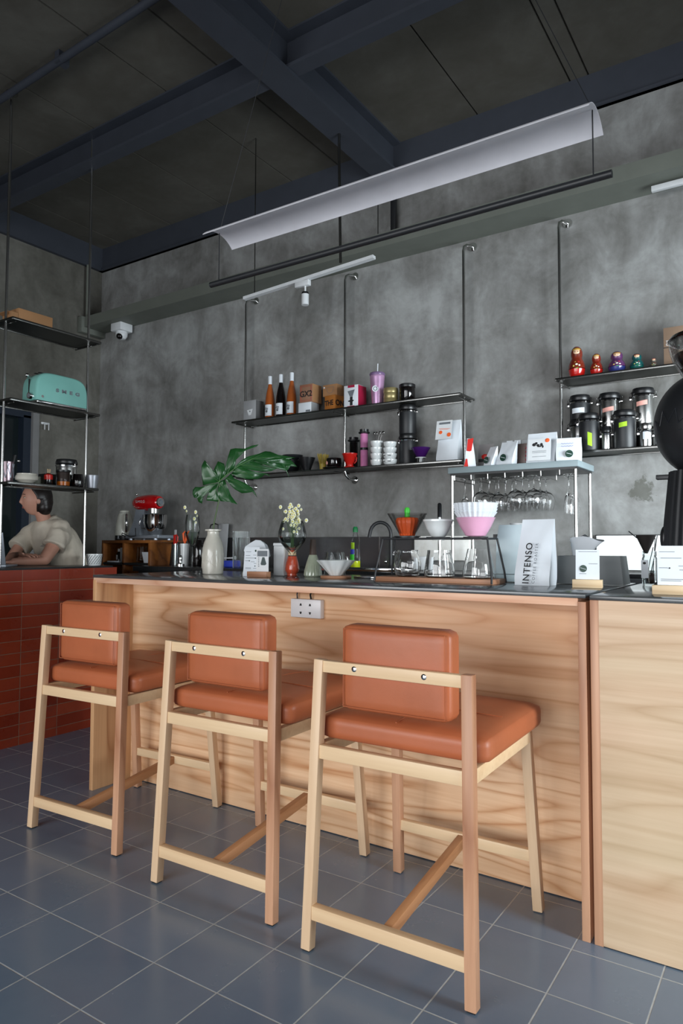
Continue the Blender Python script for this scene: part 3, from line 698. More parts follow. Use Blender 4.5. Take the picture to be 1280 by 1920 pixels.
def espresso_cup(x, y, z, r, h, label, group, dots=False):
    t = thing('espresso_cup', label, 'cup', (x, y, z), 0, group)
    MB().lathe([(0, 0), (r * .62, 0), (r * .66, .004), (r * .9, h * .35), (r, h * .8), (r, h), (r - .003, h), (r - .003, h * .8), (r * .6, .010), (0, .010)], 32).build('body', M['porc'], t)
    if dots:
        b = MB(); e = r * 1.0
        for a in (-125, -112, -75, -66, -58):
            q = math.radians(a); b = MB(); b.ball((r * .985 * math.cos(q), r * .985 * math.sin(q), h * .62), (.004, .003, .0028), 8, 6); b.build('printed_mark', M['ink'], t)
    return t
for k, wd in enumerate(('bottom cup', 'second cup', 'third cup', 'top cup')):
    espresso_cup(-2.429, 4.12, ZL + .043 * k, .0435, .0445, 'white %s of the left stack, the stack under the spoons' % wd, 'white cups stacked on the lower shelf')
for k, wd in enumerate(('bottom cup', 'second cup', 'third cup', 'top cup')):
    espresso_cup(-2.327, 4.125, ZL + .0395 * k, .048 - .0012 * k, .042, 'white %s of the right stack, the stack beside canisters' % wd, 'white cups stacked on the lower shelf', k < 2)
ZS = ZL + .043 * 3 + .012
for i, (dx, dy, tx) in enumerate(((-.02, .0, -.022), (-.012, .01, -.010), (.0, -.005, .022), (.008, .008, .034), (.014, 0, .046))):
    t = thing('small_spoon', ('dark little spoon standing in the left cup stack, %s' % ('leftmost', 'second from left', 'middle one', 'second from right', 'rightmost')[i]), 'spoon', (-2.425, 4.12, ZS), 0, 'small spoons in the top cup')
    MB().tube([(dx, dy, 0), (dx * .5 + tx * .5, dy, .05), (tx, dy, .082)], .0018, 6).build('stem', M['darksteel'], t)
    MB().ball((tx * 1.08, dy, .090), (.007, .003, .011), 10, 8).build('bowl', M['darksteel'], t)

def canister(x, y, z, r, h, body, label, notes=(), lid='blk', group='clamp lid canisters', ring='chrome', name='clamp_canister'):
    t = thing(name, label, 'canister', (x, y, z), 0, group)
    MB().lathe([(0, 0), (r * .97, 0), (r, .004), (r, h - .045), (r * .985, h - .04), (0, h - .04)], 40).build('body', M[body], t)
    MB().lathe([(0, h - .038), (r * 1.03, h - .034), (r * 1.06, h - .031), (r * 1.06, h - .016), (r * 1.0, h - .014), (r * .99, h - .004), (r * .95, h), (0, h)], 40).build('lid', M[lid], t)
    MB().lathe([(r * 1.0, h - .050), (r * 1.055, h - .049), (r * 1.055, h - .041), (r * 1.0, h - .040)], 40, cap=False).build('clamp_ring', M[ring], t)
    a = math.radians(-172); cx, cy = r * 1.16 * math.cos(a), r * 1.16 * math.sin(a)
    b = MB(); b.box(cx - .007, cx + .007, cy - .004, cy + .004, h - .062, h - .038, .002); b.tube([(cx, cy, h - .04), (cx - .004, cy, h - .024), (cx + .01, cy, h - .016), (cx + .02, cy, h - .018)], .0018, 6)
    b.tube([(cx + .006, cy, h - .047), (cx + .018, cy, h - .046)], .002, 6); b.build('latch', M['chrome'], t)
    a = math.radians(8); cx, cy = r * 1.1 * math.cos(a), r * 1.1 * math.sin(a)
    b = MB(); b.box(cx - .006, cx + .010, cy - .005, cy + .005, h - .052, h - .040, .002); b.tube([(cx + .004, cy, h - .04), (cx + .006, cy, h - .02), (cx - .004, cy, h - .012)], .0018, 6); b.build('hinge', M['chrome'], t)
    for (ang, zz, ww, hh, mt, tilt) in notes:
        b = MB(); rr = r * 1.012; n = 8; a0 = math.radians(ang) - ww / 2 / rr; a1 = math.radians(ang) + ww / 2 / rr
        for i in range(n):
            p = a0 + (a1 - a0) * i / n; q = a0 + (a1 - a0) * (i + 1) / n; zp = zz + tilt * (i / n - .5) * ww; zq = zz + tilt * ((i + 1) / n - .5) * ww
            b.sheet([(rr * math.cos(p), rr * math.sin(p), zp - hh / 2), (rr * math.cos(q), rr * math.sin(q), zq - hh / 2), (rr * math.cos(q), rr * math.sin(q), zq + hh / 2), (rr * math.cos(p), rr * math.sin(p), zp + hh / 2)])
        bmesh.ops.remove_doubles(b.bm, verts=b.bm.verts[:], dist=1e-5); nt = b.build('note', M[mt], t)
    return t
canister(-2.228, 4.195, ZL, .058, .214, 'blkm', 'black clamp canister under another, left of white coffee bag')
canister(-2.228, 4.195, ZL + .2145, .058, .198, 'blkm', 'black clamp canister stacked on another below upper shelf')
t = thing('purple_dripper', 'purple cone dripper on a small clear glass base', 'dripper', (-2.088, 4.115, ZL))
MB().lathe([(0, .040), (.022, .040), (.032, .046), (.062, .098), (.064, .102), (.060, .102), (.028, .05), (0, .047)], 16).build('cone', M['purple'], t)
MB().lathe([(0, .034), (.036, .034), (.036, .038), (0, .040)], 28).build('collar', M['white'], t)
MB().lathe([(0, 0), (.026, 0), (.026, .034), (.0235, .034), (.0235, .003), (0, .003)], 28).build('glass_base', M['glass'], t)
MB().cyl((0, 0, .004), (0, 0, .034), .012).build('spout', M['white'], t)

def pouch(name, label, loc, w, h, d, mat, rz=0, lean=0.0, topw=.9, cat='coffee bag', group=None, fold=.10, seed=1):
    """stand-up bag: full at the foot, pinched flat at the top"""
    t = thing(name, label, cat, loc, rz, group)
    rings = []; n = 10
    for i in range(n + 1):
        u = i / n; z = h * u
        th = d / 2 * (1 - max(0, (u - .12)) / .88) ** .8 if u > .12 else d / 2 * (.85 + .15 * u / .12)
        th = max(th, .0012); ww = w / 2 * (1 + (topw - 1) * u) * (1 + .015 * math.sin(7 * u + seed)); y0 = lean * u * h
        rr = []
        m = 6
        for k in range(m + 1):
            x = -ww + 2 * ww * k / m; bul = (1 - (2 * k / m - 1) ** 2) * .16 * d * math.sin(PI * min(1, u * 1.15)) * (1 - u)
            rr.append((x, y0 - th - bul + .0012 * math.sin(9 * x / w * seed + 11 * u), z))
        rr.append((ww * 1.0 - th * .15, y0, z))
        for k in range(m + 1):
            x = ww - 2 * ww * k / m; bul = (1 - (2 * k / m - 1) ** 2) * .1 * d * (1 - u)
            rr.append((x, y0 + th + bul, z))
        rr.append((-ww * 1.0 + th * .15, y0, z)); rings.append(rr)
    MB().loft(rings).build('bag', mat, t, 30); return t
def flat(parent, name, mat, x0, x1, y, z0, z1, tilt=0):
    return MB().box(x0, x1, y - .0006, y, z0, z1, m=Matrix.Rotation(tilt, 4, 'X') if tilt else None).build(name, mat, parent)
t = pouch('coffee_bag', 'large white coffee bag with a card clipped on, on lower shelf', (-1.893, 4.135, ZL), .150, .272, .085, M['paper'], 0, .1, .95, seed=2)
cd = MB().box(-.060, .050, -.0005, .0005, -.064, .064, m=Matrix.Translation((-.018, -.032, .205)) @ Matrix.Rotation(-.22, 4, 'X')).build('card', M['white'], t)
R_ = Matrix.Translation((-.018, -.0335, .205)) @ Matrix.Rotation(-.22, 4, 'X')
MB().box(-.040, .038, -.001, 0, .038, .052, m=R_).build('print_line', M['ink2'], cd)
MB().cyl((-.025, -.001, -.016), (-.025, 0, -.016), .012).build('print_dot', M['orange'], cd, loc=R_.translation, rot=(-.22, 0, 0))
MB().cyl((.035, -.001, -.036), (.035, 0, -.036), .014).build('print_dot', M['orange'], cd, loc=R_.translation, rot=(-.22, 0, 0))
b = MB(); b.prism([(-.04, .012), (.045, .006), (.02, .0), (-.03, .004)], -.001, 0, R_); b.build('print_swash', M['pinknote'], cd)

# ------------------------------------------------------------------ painted dolls and carton
DOLL = [(0, 0), (.30, 0), (.34, .02), (.44, .14), (.485, .28), (.47, .40), (.40, .52), (.315, .60), (.30, .64), (.335, .72), (.335, .82), (.27, .92), (.15, .985), (0, 1)]
def doll(x, h, wd, shawl, base, label, inner):
    t = thing('nesting_doll', label, 'doll', (x, 4.14, ZR), math.radians(12), 'painted nesting dolls')
    k = wd; pr = [(r * k, z * h) for r, z in DOLL]
    lo = [(r, z) for r, z in pr if z <= .30 * h] + [(0, .30 * h)]; hi = [(0, .30 * h)] + [(r, z) for r, z in pr if z >= .28 * h]
    hi[1] = (pr[4][0] * 1.0, .30 * h)
    MB().lathe(lo, 32).build('base', base, t); MB().lathe(hi, 32).build('head_and_shawl', shawl, t)
    MB().ball((0, -.20 * k, .80 * h), (.215 * k, .165 * k, .115 * h), 18, 12).build('face', plain('doll_face', (226, 186, 150), .35), t)
    MB().ball((0, -.165 * k, .870 * h), (.235 * k, .165 * k, .07 * h), 16, 10).build('hair', plain('doll_hair', inner, .4), t)
    for s in (-1, 1): MB().ball((s * .075 * k, -.355 * k, .805 * h), (.024 * k, .014 * k, .013 * h), 8, 6).build('eye', M['ink'], t)
    for (dx, dz, c) in ((0, .40, 'petal'), (-.13, .36, 'yellow'), (.13, .37, 'petal'), (.02, .28, 'green'), (-.05, .47, 'yellow'), (.09, .48, 'redp')):
        y = -math.sqrt(max(1e-6, ((.455 if dz < .45 else .40) * k) ** 2 - (dx * k) ** 2)) + .006 * k
        MB().ball((dx * k, y, dz * h), (.085 * k, .03 * k, .036 * h), 10, 6).build('painted_flower', M[c], t)
    return t
oc = plain('doll_ochre', (140, 70, 30), .25, 0, .5, .3, .5); rd = plain('doll_red', (190, 28, 22), .22, 0, .5, .1, .5)
doll(-1.078, .192, .098, plain('doll_brown_red', (124, 44, 26), .25, 0, .5, .4, .5), rd, 'largest painted doll, red and gold, at shelf end', (190, 150, 60))
doll(-.967, .134, .073, plain('doll_maroon', (134, 40, 26), .25, 0, .5, .4, .5), rd, 'second painted doll, red and gold, smaller', (200, 160, 70))
doll(-.855, .130, .098, plain('doll_violet', (92, 52, 96), .25, 0, .5, .4, .5), plain('doll_blue', (48, 56, 120), .25, 0, .5, .2, .5), 'round blue and purple painted doll, middle of the row', (150, 110, 50))
doll(-.749, .102, .076, plain('doll_teal', (22, 84, 84), .25, 0, .5, .3, .5), plain('doll_teal2', (20, 90, 84), .25, 0, .5, .2, .5), 'teal painted doll, fourth in the row', (120, 40, 24))
doll(-.662, .063, .046, plain('doll_grey', (92, 84, 76), .3, 0, .5, .4, .5), plain('doll_grey2', (84, 80, 70), .3), 'tiniest grey and pink painted doll', (180, 90, 90))
t, w, d = carton('ceramic_carton', 'brown carton with small pale print at the right picture edge', -.608, -.44, 4.13, 4.26, ZR, .219, plain('dull_kraft', (140, 116, 96), .75))
MB().box(-w - .001, w + .001, -d - .001, d + .001, .106, .110).build('lid_gap', M['ink'], t)
text('THIS/', .018, M['paper'], t, (-w + .012, -d - .0008, .140), align='LEFT'); text('CERAMICS', .018, M['paper'], t, (-w + .012, -d - .0008, .124), align='LEFT')

# ------------------------------------------------------------------ canisters on lower right shelf
G = 'clamp lid canisters'
FR = -88
canister(-1.092, 4.233, ZL, .056, .206, 'steel', 'steel clamp canister partly hidden, below black labelled one', ((FR + 20, .085, .05, .05, 'paper', 0),))
canister(-1.086, 4.23, ZL + .2065, .058, .145, 'blkm', 'black clamp canister with white label, on top of the stack', ((FR, .050, .075, .030, 'paper', .03),))
canister(-1.004, 4.103, ZL, .056, .214, 'blkm', 'black clamp canister in front with upright lime note', ((FR + 14, .062, .024, .075, 'lime', -.4),))
canister(-.918, 4.233, ZL, .058, .345, 'steel', 'tall steel clamp canister with pink note, between black ones', ((FR, .245, .065, .024, 'pinknote', .15),))
canister(-.906, 4.085, ZL, .026, .130, 'steel', 'small steel canister between the two front black ones')
canister(-.811, 4.10, ZL, .058, .212, 'blkm', 'black clamp canister in front with sideways lime note', ((FR, .128, .044, .026, 'lime', .15),))
canister(-.735, 4.233, ZL, .058, .352, 'steel', 'tall steel clamp canister with pink note, next to grinder', ((FR, .262, .06, .026, 'pinknote', .15),))
canister(-.698, 4.10, ZL, .037, .130, 'steel', 'short steel canister with lilac label next to grinder', ((FR, .06, .03, .04, 'paper', 0),), 'steel')
canister(-.626, 4.09, ZL, .028, .112, 'blk', 'small black canister with white stripe next to grinder', ((FR, .06, .012, .06, 'paper', 0),))

# ------------------------------------------------------------------ glass rack
gr = thing('glass_rack', 'tall steel legged rack with grey slab top and hanging glasses', 'rack', (-1.39, 4.03, 1.062))
MB().box(-.385, .385, -.175, .175, .594, .630, .003).build('slab', M['greyconc'], gr)
MB().box(-.375, .375, -.165, .165, .582, .594).build('underside_board', M['blk'], gr)
for x in (-.365, .365):
    for y in (-.155, .155): MB().cyl((x, y, 0), (x, y, .582), .0095).build('leg', M['steel'], gr)
RX = [-.30 + .105 * i for i in range(7)]
for x in RX:
    for s in (-.014, .014): pass
for i, x in enumerate(RX[:-1] + [RX[-1]]):
    b = MB(); b.tube([(x - .0525, -.15, .582), (x - .0525, -.15, .552), (x - .0525, .15, .552), (x - .0525, .15, .582)], .003, 8)
    b.tube([(x - .0525 - .014, -.15, .552), (x - .0525 + .014, -.15, .552)], .003, 6); b.build('hanger_rail', M['steel'], gr)
def wineglass(label, kind, loc):
    t = thing('wine_glass', label, 'glass', loc, 0, 'glasses hanging under the rack')
    # local z = 0 at the foot (top), bowl hangs down
    if kind == 'w': pr = [(0, 0), (.034, -.001), (.034, -.003), (.006, -.007), (.0035, -.012), (.0032, -.078), (.006, -.088), (.022, -.100), (.036, -.120), (.040, -.140), (.038, -.165), (.032, -.190), (.0308, -.190), (.0368, -.165), (.0388, -.140), (.0348, -.121), (.020, -.1025), (0, -.0945)]
    elif kind == 'b': pr = [(0, 0), (.036, -.001), (.036, -.003), (.006, -.007), (.0035, -.012), (.0032, -.066), (.008, -.076), (.032, -.088), (.050, -.112), (.053, -.135), (.048, -.165), (.040, -.190), (.0388, -.190), (.0468, -.165), (.0517, -.135), (.0485, -.113), (.030, -.0905), (0, -.080)]
    else: pr = [(0, 0), (.030, -.001), (.030, -.003), (.006, -.007), (.0035, -.012), (.0032, -.085), (.008, -.10), (.018, -.125), (.026, -.160), (.027, -.185), (.023, -.225), (.0218, -.225), (.0258, -.185), (.0248, -.160), (.0165, -.127), (0, -.106)]
    MB().lathe(list(reversed(pr)), 26).build('glass', M['glass'], t); return t
zt = 1.062 + .552 + .0035 + .006
spots = []
wnames = {}
rows = (('front', -.115), ('middle', .0), ('back', .115))
cols_ = (('first', 0, 'f'), ('second', 1, 'b'), ('third', 2, 'w'), ('fourth', 3, 'b'), ('fifth', 4, 'b'))
protos = {}
def hang(kind, x, y, label):
    loc = (gr.location.x + x, gr.location.y + y, zt)
    if kind not in protos: protos[kind] = wineglass(label, kind, loc)
    else: dup(protos[kind], loc, 0, label)
for cn, ci, k in cols_:
    for rn, ry in rows:
        if k == 'f' and rn == 'middle': continue
        hang(k, RX[ci] + .0 - .0, ry, '%s clear stemmed glass hanging in the %s lane from left of rack' % ({'front': 'foremost', 'middle': 'middle', 'back': 'rearmost'}[rn], cn))
hang('f', RX[6] - .02, -.09, 'slender clear flute hanging near the right front leg of rack')
hang('f', RX[6] - .02, .03, 'slender clear flute hanging behind the rightmost front flute')

ZG = 1.062 + .631
t = pouch('red_striped_bag', 'crumpled red and white bag at the left end of rack top', (-1.665, 3.93, ZG), .072, .178, .055, M['paper'], .5, 0, .45, seed=4)
b = MB(); b.prism([(-.020, .10), (.008, .095), (.022, .178), (-.012, .172)], -.020, -.004); b.build('red_top_print', M['redp'], t)
MB().prism([(-.038, .004), (-.014, .004), (-.018, .05), (-.026, .05)], -.040, -.030).build('red_corner_print', M['redp'], t)
t = pouch('clear_bag', 'cloudy grey pouch with red print behind the small white bag', (-1.61, 4.06, ZG), .10, .155, .03, plain('cloudy_pouch', (138, 134, 134), .3), 0, 0, 1.0, seed=5)
MB().ball((.0, -.026, .075), (.022, .004, .016), 12, 8).build('red_print', M['redp'], t)
MB().box(-.042, .03, -.026, -.022, .045, .062).build('dark_print', M['ink'], t)
def leafbag(label, loc, w, h, d, rz, lean, seed):
    t = pouch('small_coffee_bag', label, loc, w, h, d, M['paper'], rz, lean, 1.0, seed=seed)
    e = MB(); e.lathe([(0, 0), (.021, 0), (.021, .0012), (0, .0012)], 24, m=Matrix.Translation((.004, -d * .60 - .004, h * .30)) @ Matrix.Rotation(PI / 2 + lean * .0 - .12, 4, 'X')); e = e.build('leaf_emblem', M['dkgreen'], t)
    MB().beam((-.010, -d * .60 - .0062, h * .30 + .004), (.018, -d * .60 - .0062, h * .30 - .004), .0012, .002).build('emblem_stripe', M['paper'], e)
    return t
leafbag('narrow white bag with green round emblem beside striped bag', (-1.535, 3.93, ZG), .066, .120, .05, -.5, .25, 6)
leafbag('leaning white bag with green round emblem, second from left', (-1.435, 3.925, ZG), .105, .142, .055, -.25, .28, 7)
t = pouch('red_script_bag', 'brownish pouch with red lettering beside the illustrated bag', (-1.355, 4.02, ZG), .10, .135, .05, plain('brown_grey_pouch', (128, 112, 108), .4), -.1, 0, 1, seed=8)
MB().tube([(.028 + .008 * math.sin(i * 1.3), -.032 - .004 * (i < 12), .015 + .0048 * i) for i in range(22)], .0025, 6).build('red_script', M['magenta'], t)
t = pouch('back_pouch', 'pale pouch with zip standing at the rear of rack top', (-1.44, 4.10, ZG), .17, .168, .04, M['greycard'], 0, 0, 1, seed=9)
for x in (-.03, .02): MB().box(x - .018, x + .018, -.018, -.014, .135, .168).build('white_tab', M['paper'], t)
t = pouch('illustrated_bag', 'large white bag with black drawing and orange dot on rack', (-1.235, 3.96, ZG), .165, .180, .07, M['paper'], 0, .1, 1.02, seed=10)
Rr = Matrix.Translation((0, -.044, .085)) @ Matrix.Rotation(-.14, 4, 'X')
lb = MB().box(-.066, .066, -.0012, 0, -.072, .055, m=Rr).build('front_label', M['white'], t)
for (x, z, a, c) in ((-.030, .022, .014, .012), (-.018, .030, .010, .008), (-.008, .018, .012, .008), (.012, .020, .010, .012), (.020, .008, .006, .010), (.0, .010, .016, .005)):
    MB().ball((0, 0, 0), (a * .8, .0012, c * .8), 10, 6).build('ink_drawing', M['ink'], lb, loc=Rr @ Vector((x, -.002, z)), rot=(-.14, 0, 0))
MB().ball((0, 0, 0), (.013, .0015, .012), 16, 8).build('orange_dot', M['orange'], lb, loc=Rr @ Vector((.045, -.002, .043)), rot=(-.14, 0, 0))
for z in (-.018, -.026, -.05): MB().box(-.040, .040, -.0018, -.0012, z, z + .0022, m=Rr).build('print_line', M['ink2'], lb)
b = leafbag('wide white bag with green round emblem at right end of rack', (-1.075, 3.935, ZG), .135, .135, .05, .18, .1, 11)
for z in (.100, .086): MB().tube([(-.04 + .005 * i, -.016 - .00 * z, z + .0025 * math.sin(2.1 * i)) for i in range(14)], .0009, 5).build('pen_line', M['blue'], b)

# ------------------------------------------------------------------ back counter
bk = thing('back_counter', 'dark topped back counter along the concrete wall', 'counter')
MB().box(-4.32, 2.0, 3.62, 4.262, 1.022, 1.062, .003).build('worktop', plain('black_worktop', (36, 38, 40), .25), bk)
MB().box(-4.30, 2.0, 3.66, 4.26, 0, 1.021).build('cabinet_body', M['blk'], bk)
sp_ = thing('splashback', 'dark steel splashback strip between back counter and concrete wall', 'splashback', (-3.0, 4.28, 1.063))
MB().box(-1.32, .78, -.004, .018, 0, .222).build('steel_sheet', plain('dark_brushed_splashback', (112, 112, 114), .25, .85), sp_)
for x in (-.745, -.36, .33, .50): MB().box(x - .003, x + .003, -.006, -.0042, 0, .222).build('joint_strip', M['steel'], sp_)
t = tag(MB().box(-2.215, -1.815, 4.262, 4.298, 1.125, 1.287, .002).build('glare_panel', M['glare']), 'painted pale window reflection on the splashback behind the glass carafes', 'panel')  # no stone here: pale sheet painted in for the steel's window reflection
t = thing('framed_glare_panel', 'painted white window reflection with dark frame right of tissue box', 'panel', (-.86, 4.27, 1.085))
MB().box(-.15, .30, -.012, .02, 0, .198).build('panel', plain('painted_glare_white', (250, 252, 250), .25, 0, .8, .02), t)  # white colour stands in for a bright window mirrored by the steel
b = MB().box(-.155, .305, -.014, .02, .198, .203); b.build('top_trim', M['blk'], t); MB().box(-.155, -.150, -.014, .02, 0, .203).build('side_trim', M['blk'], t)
tag(MB().box(-2.145, -2.085, 4.18, 4.24, 1.0625, 1.15, .003).build('perforated_caddy', M['white']), 'small white perforated caddy between the two left carafes', 'caddy')
t = thing('sink', 'stainless sink rim set in the back counter', 'sink', (-2.3, 3.80, 1.062))
MB().box(-.36, .30, -.17, -.155, .0, .026, .002).build('front_rim', M['chrome'], t); MB().box(-.36, .30, .155, .17, .0, .012, .002).build('back_rim', M['chrome'], t)
MB().box(-.36, -.345, -.155, .155, .0, .012, .002).build('side_rim', M['chrome'], t); MB().box(.285, .30, -.155, .155, .0, .012, .002).build('side_rim', M['chrome'], t)
MB().box(-.345, .285, -.155, .155, .0005, .003).build('basin_floor', M['steel'], t)
t = thing('gooseneck_faucet', 'black gooseneck faucet behind the wood coffee stand', 'faucet', (-2.262, 4.02, 1.0625))
pts = [(0, 0, 0), (0, 0, .12), (0, 0, .235)] + [(-.062 + .062 * math.cos(a), -.03 + .03 * math.cos(a), .235 + .078 * math.sin(a)) for a in [PI * i / 10 for i in range(1, 10)]] + [(-.130, -.062, .215)]
MB().tube(pts, .0115, 14).build('spout', M['blkm'], t); MB().lathe([(0, 0), (.022, 0), (.02, .012), (.013, .03), (0, .03)], 20).build('base', M['blkm'], t)
MB().ball((-.028, -.02, .055), .012, 12, 8).build('handle_knob', M['chrome'], t)
t = thing('filter_tap', 'slim tap with black curved top behind the white dripper', 'faucet', (-1.875, 3.95, 1.0625), math.radians(25))
MB().cyl((0, 0, 0), (0, 0, .31), .012).build('column', M['chrome'], t)
MB().tube([(0, 0, .305), (0, 0, .38), (.0, -.03, .412), (0, -.07, .41), (0, -.10, .38), (0, -.11, .33)], .0125, 12).build('curved_spout', M['blk'], t)
MB().cyl((0, -.11, .315), (0, -.11, .335), .008).build('nozzle', M['white'], t)
t = thing('dish_soap_bottle', 'clear squeeze bottle with green cap and yellow green soap', 'bottle', (-2.545, 4.03, 1.0625))
MB().lathe([(0, 0), (.032, 0), (.035, .008), (.035, .10), (.026, .19), (.013, .245), (.011, .255), (0, .255)], 28, fl=.0).build('bottle', M['thin'], t)
MB().lathe([(0, .003), (.031, .003), (.0338, .01), (.0338, .055), (0, .056)], 28).build('soap', M['soap'], t)
MB().lathe([(0, .25), (.017, .25), (.018, .275), (.012, .288), (0, .288)], 20).build('cap', plain('deep_green_cap', (24, 130, 72), .4), t)
for (z0, z1, mt) in ((.06, .10, 'green'), (.10, .135, 'blue'), (.135, .18, 'lime')):
    b = MB(); r = .0362 if z0 < .1 else .034 - .10 * (z0 - .1)
    for i in range(8):
        p = math.radians(-150 + 10 * i); q = math.radians(-140 + 10 * i); b.sheet([(r * math.cos(p), r * math.sin(p), z0), (r * math.cos(q), r * math.sin(q), z0), (r * math.cos(q), r * math.sin(q), z1), (r * math.cos(p), r * math.sin(p), z1)])
    bmesh.ops.remove_doubles(b.bm, verts=b.bm.verts[:], dist=1e-5); b.build('label', M[mt], t)

# brown wooden cabinet with mixer and kettle
wc = thing('wood_cabinet', 'brown wooden open box cabinet under mixer and kettle', 'cabinet', (-4.63, 3.98, 0))
b = MB(); b.box(-.30, .30, -.18, .18, 1.238, 1.262, .002); b.build('top_board', M['brown'], wc)
for x in (-.30, -.035, .276): MB().box(x, x + .024, -.18, .18, .55, 1.238, .001).build('upright', M['brown'], wc)
MB().box(-.276, .276, -.18, .18, 1.060, 1.078).build('shelf_board', M['blk'], wc)
MB().box(-.30, .30, -.18, .18, .53, .55).build('bottom_board', M['brown'], wc)
MB().box(-.30, .30, .165, .18, .55, 1.238).build('back_board', M['blk'], wc)
for x in (-.28, .26):
    for y in (-.16, .16): MB().box(x, x + .03, y - .015, y + .015, 0, .53).build('leg', M['brown'], wc)
t = thing('vial', 'dark vial with white cap and label inside the brown cabinet', 'bottle', (-4.815, 3.89, 1.0785))
MB().lathe([(0, 0), (.02, 0), (.02, .075), (.010, .09), (0, .09)], 20).build('glass', M['darkglass'], t); MB().cyl((0, 0, .088), (0, 0, .112), .012).build('cap', M['white'], t)
MB().box(-.012, .006, -.0215, -.0195, .02, .06).build('label', M['paper'], t)
tag(MB().box(-4.755, -4.735, 3.85, 3.99, 1.0785, 1.20, .002, m=Matrix.Rotation(0, 4, 'Z')).build('grey_folder', M['greycard']), 'pale folder standing beside the dark vial in cabinet', 'folder')
tag(MB().box(-4.86, -4.72, 3.805, 3.84, 1.0785, 1.09, .001).build('paper_pad', M['paper']), 'flat white pad at the cabinet shelf front edge', 'pad')
t = tag(MB().loft([[(-4.46, 3.85, 1.0785), (-4.39, 3.85, 1.0785), (-4.39, 3.92, 1.0785), (-4.46, 3.92, 1.0785)], [(-4.475, 3.84, 1.165), (-4.375, 3.84, 1.165), (-4.375, 3.93, 1.165), (-4.475, 3.93, 1.165)]]).build('white_tub', M['paper']), 'white tub inside the right bay of the brown cabinet', 'tub')
single('glass_jug', MB().lathe([(0, 0), (.04, 0), (.045, .02), (.040, .10), (.042, .13), (.040, .13), (.038, .10), (.042, .02), (0, .004)], 28), M['smoke'], 'smoky glass jug left of white tub in the cabinet', 'jug', (-4.545, 3.90, 1.0785))

k = thing('electric_kettle', 'cream electric kettle with chrome handle left of red mixer', 'kettle', (-4.835, 3.96, 1.2625))
MB().lathe([(0, 0), (.078, 0), (.080, .006), (.080, .040), (0, .040)], 36).build('base', M['blk'], k)
MB().lathe([(0, .041), (.080, .041), (.080, .06), (.074, .13), (.060, .20), (.048, .232), (0, .234)], 36).build('body', M['creamy'], k)
MB().lathe([(0, .236), (.046, .236), (.044, .25), (.03, .258), (0, .26)], 28).build('lid', M['creamy'], k)
MB().tube([(.045, -.03, .222), (.085, -.055, .215), (.105, -.07, .16), (.095, -.062, .09), (.075, -.05, .07)], [.008, .010, .011, .010, .007], 10).build('handle', M['chrome'], k)
text('R', .040, M['paper'], k, (.020, -.081, .022))
mx = thing('stand_mixer', 'red stand mixer with steel bowl on brown cabinet', 'mixer', (-4.52, 3.96, 1.2625), math.radians(0))
MB().box(-.20, .195, -.09, .09, .012, .042, .01).build('base', M['silver'], mx)
for x in (-.15, .15):
    for y in (-.07, .07): MB().cyl((x, y, 0), (x, y, .014), .018).build('foot', M['silver'], mx)
MB().loft([[(-.20, -.06, .04), (-.055, -.06, .04), (-.055, .06, .04), (-.20, .06, .04)], [(-.15, -.05, .15), (-.055, -.05, .15), (-.055, .05, .15), (-.15, .05, .15)], [(-.125, -.045, .255), (-.03, -.045, .255), (-.03, .045, .255), (-.125, .045, .255)]]).build('column', M['silver'], mx)
def hd(v): return v
b = MB(); prof = [(0, 0), (.035, .006), (.052, .03), (.062, .075), (.067, .14), (.068, .20), (.062, .26), (.055, .285), (.050, .30), (0, .30)]
b.lathe(prof, 36, m=Matrix.Translation((-.19, 0, .312)) @ Matrix.Rotation(PI / 2, 4, 'Y')); hd_ = b.build('motor_head', M['red'], mx, 60)
MB().cyl((.108, 0, .312), (.128, 0, .312), .040, .036, 28).build('hub_ring', M['chrome'], hd_); MB().cyl((.128, 0, .312), (.134, 0, .312), .020, seg=20).build('hub_centre', M['ink2'], hd_)
MB().ball((-.135, -.03, .383), .010, 12, 8).build('speed_knob', M['chrome'], hd_)
text('SMEG', .030, M['chrome'], hd_, (-.045, -.0685, .318), sx=1.3, space=1.3)
MB().cyl((.045, 0, .222), (.045, 0, .262), .045, .048, 24).build('planetary_hub', M['steel'], mx)
MB().cyl((.045, 0, .15), (.045, 0, .222), .006).build('beater_shaft', M['darksteel'], mx)
bw = MB().lathe([(0, 0), (.05, 0), (.055, .01), (.062, .02), (.086, .06), (.095, .10), (.096, .165), (.098, .168), (.094, .168), (.093, .10), (.082, .06), (.05, .022), (0, .018)], 40).build('mixing_bowl', M['chrome'], mx, loc=(.065, 0, .043))
MB().tube([(-.09, -.03, .14), (-.125, -.045, .14), (-.135, -.05, .10), (-.125, -.045, .06), (-.08, -.03, .05)], .006, 8).build('bowl_handle', M['chrome'], bw)
MB().tube([(-.20, -.08, .03), (-.23, -.10, .045), (-.21, -.11, .06), (-.12, -.11, .03), (-.05, -.105, .035), (-.06, -.10, .10)], .004, 8).build('power_cord', M['blk'], mx)

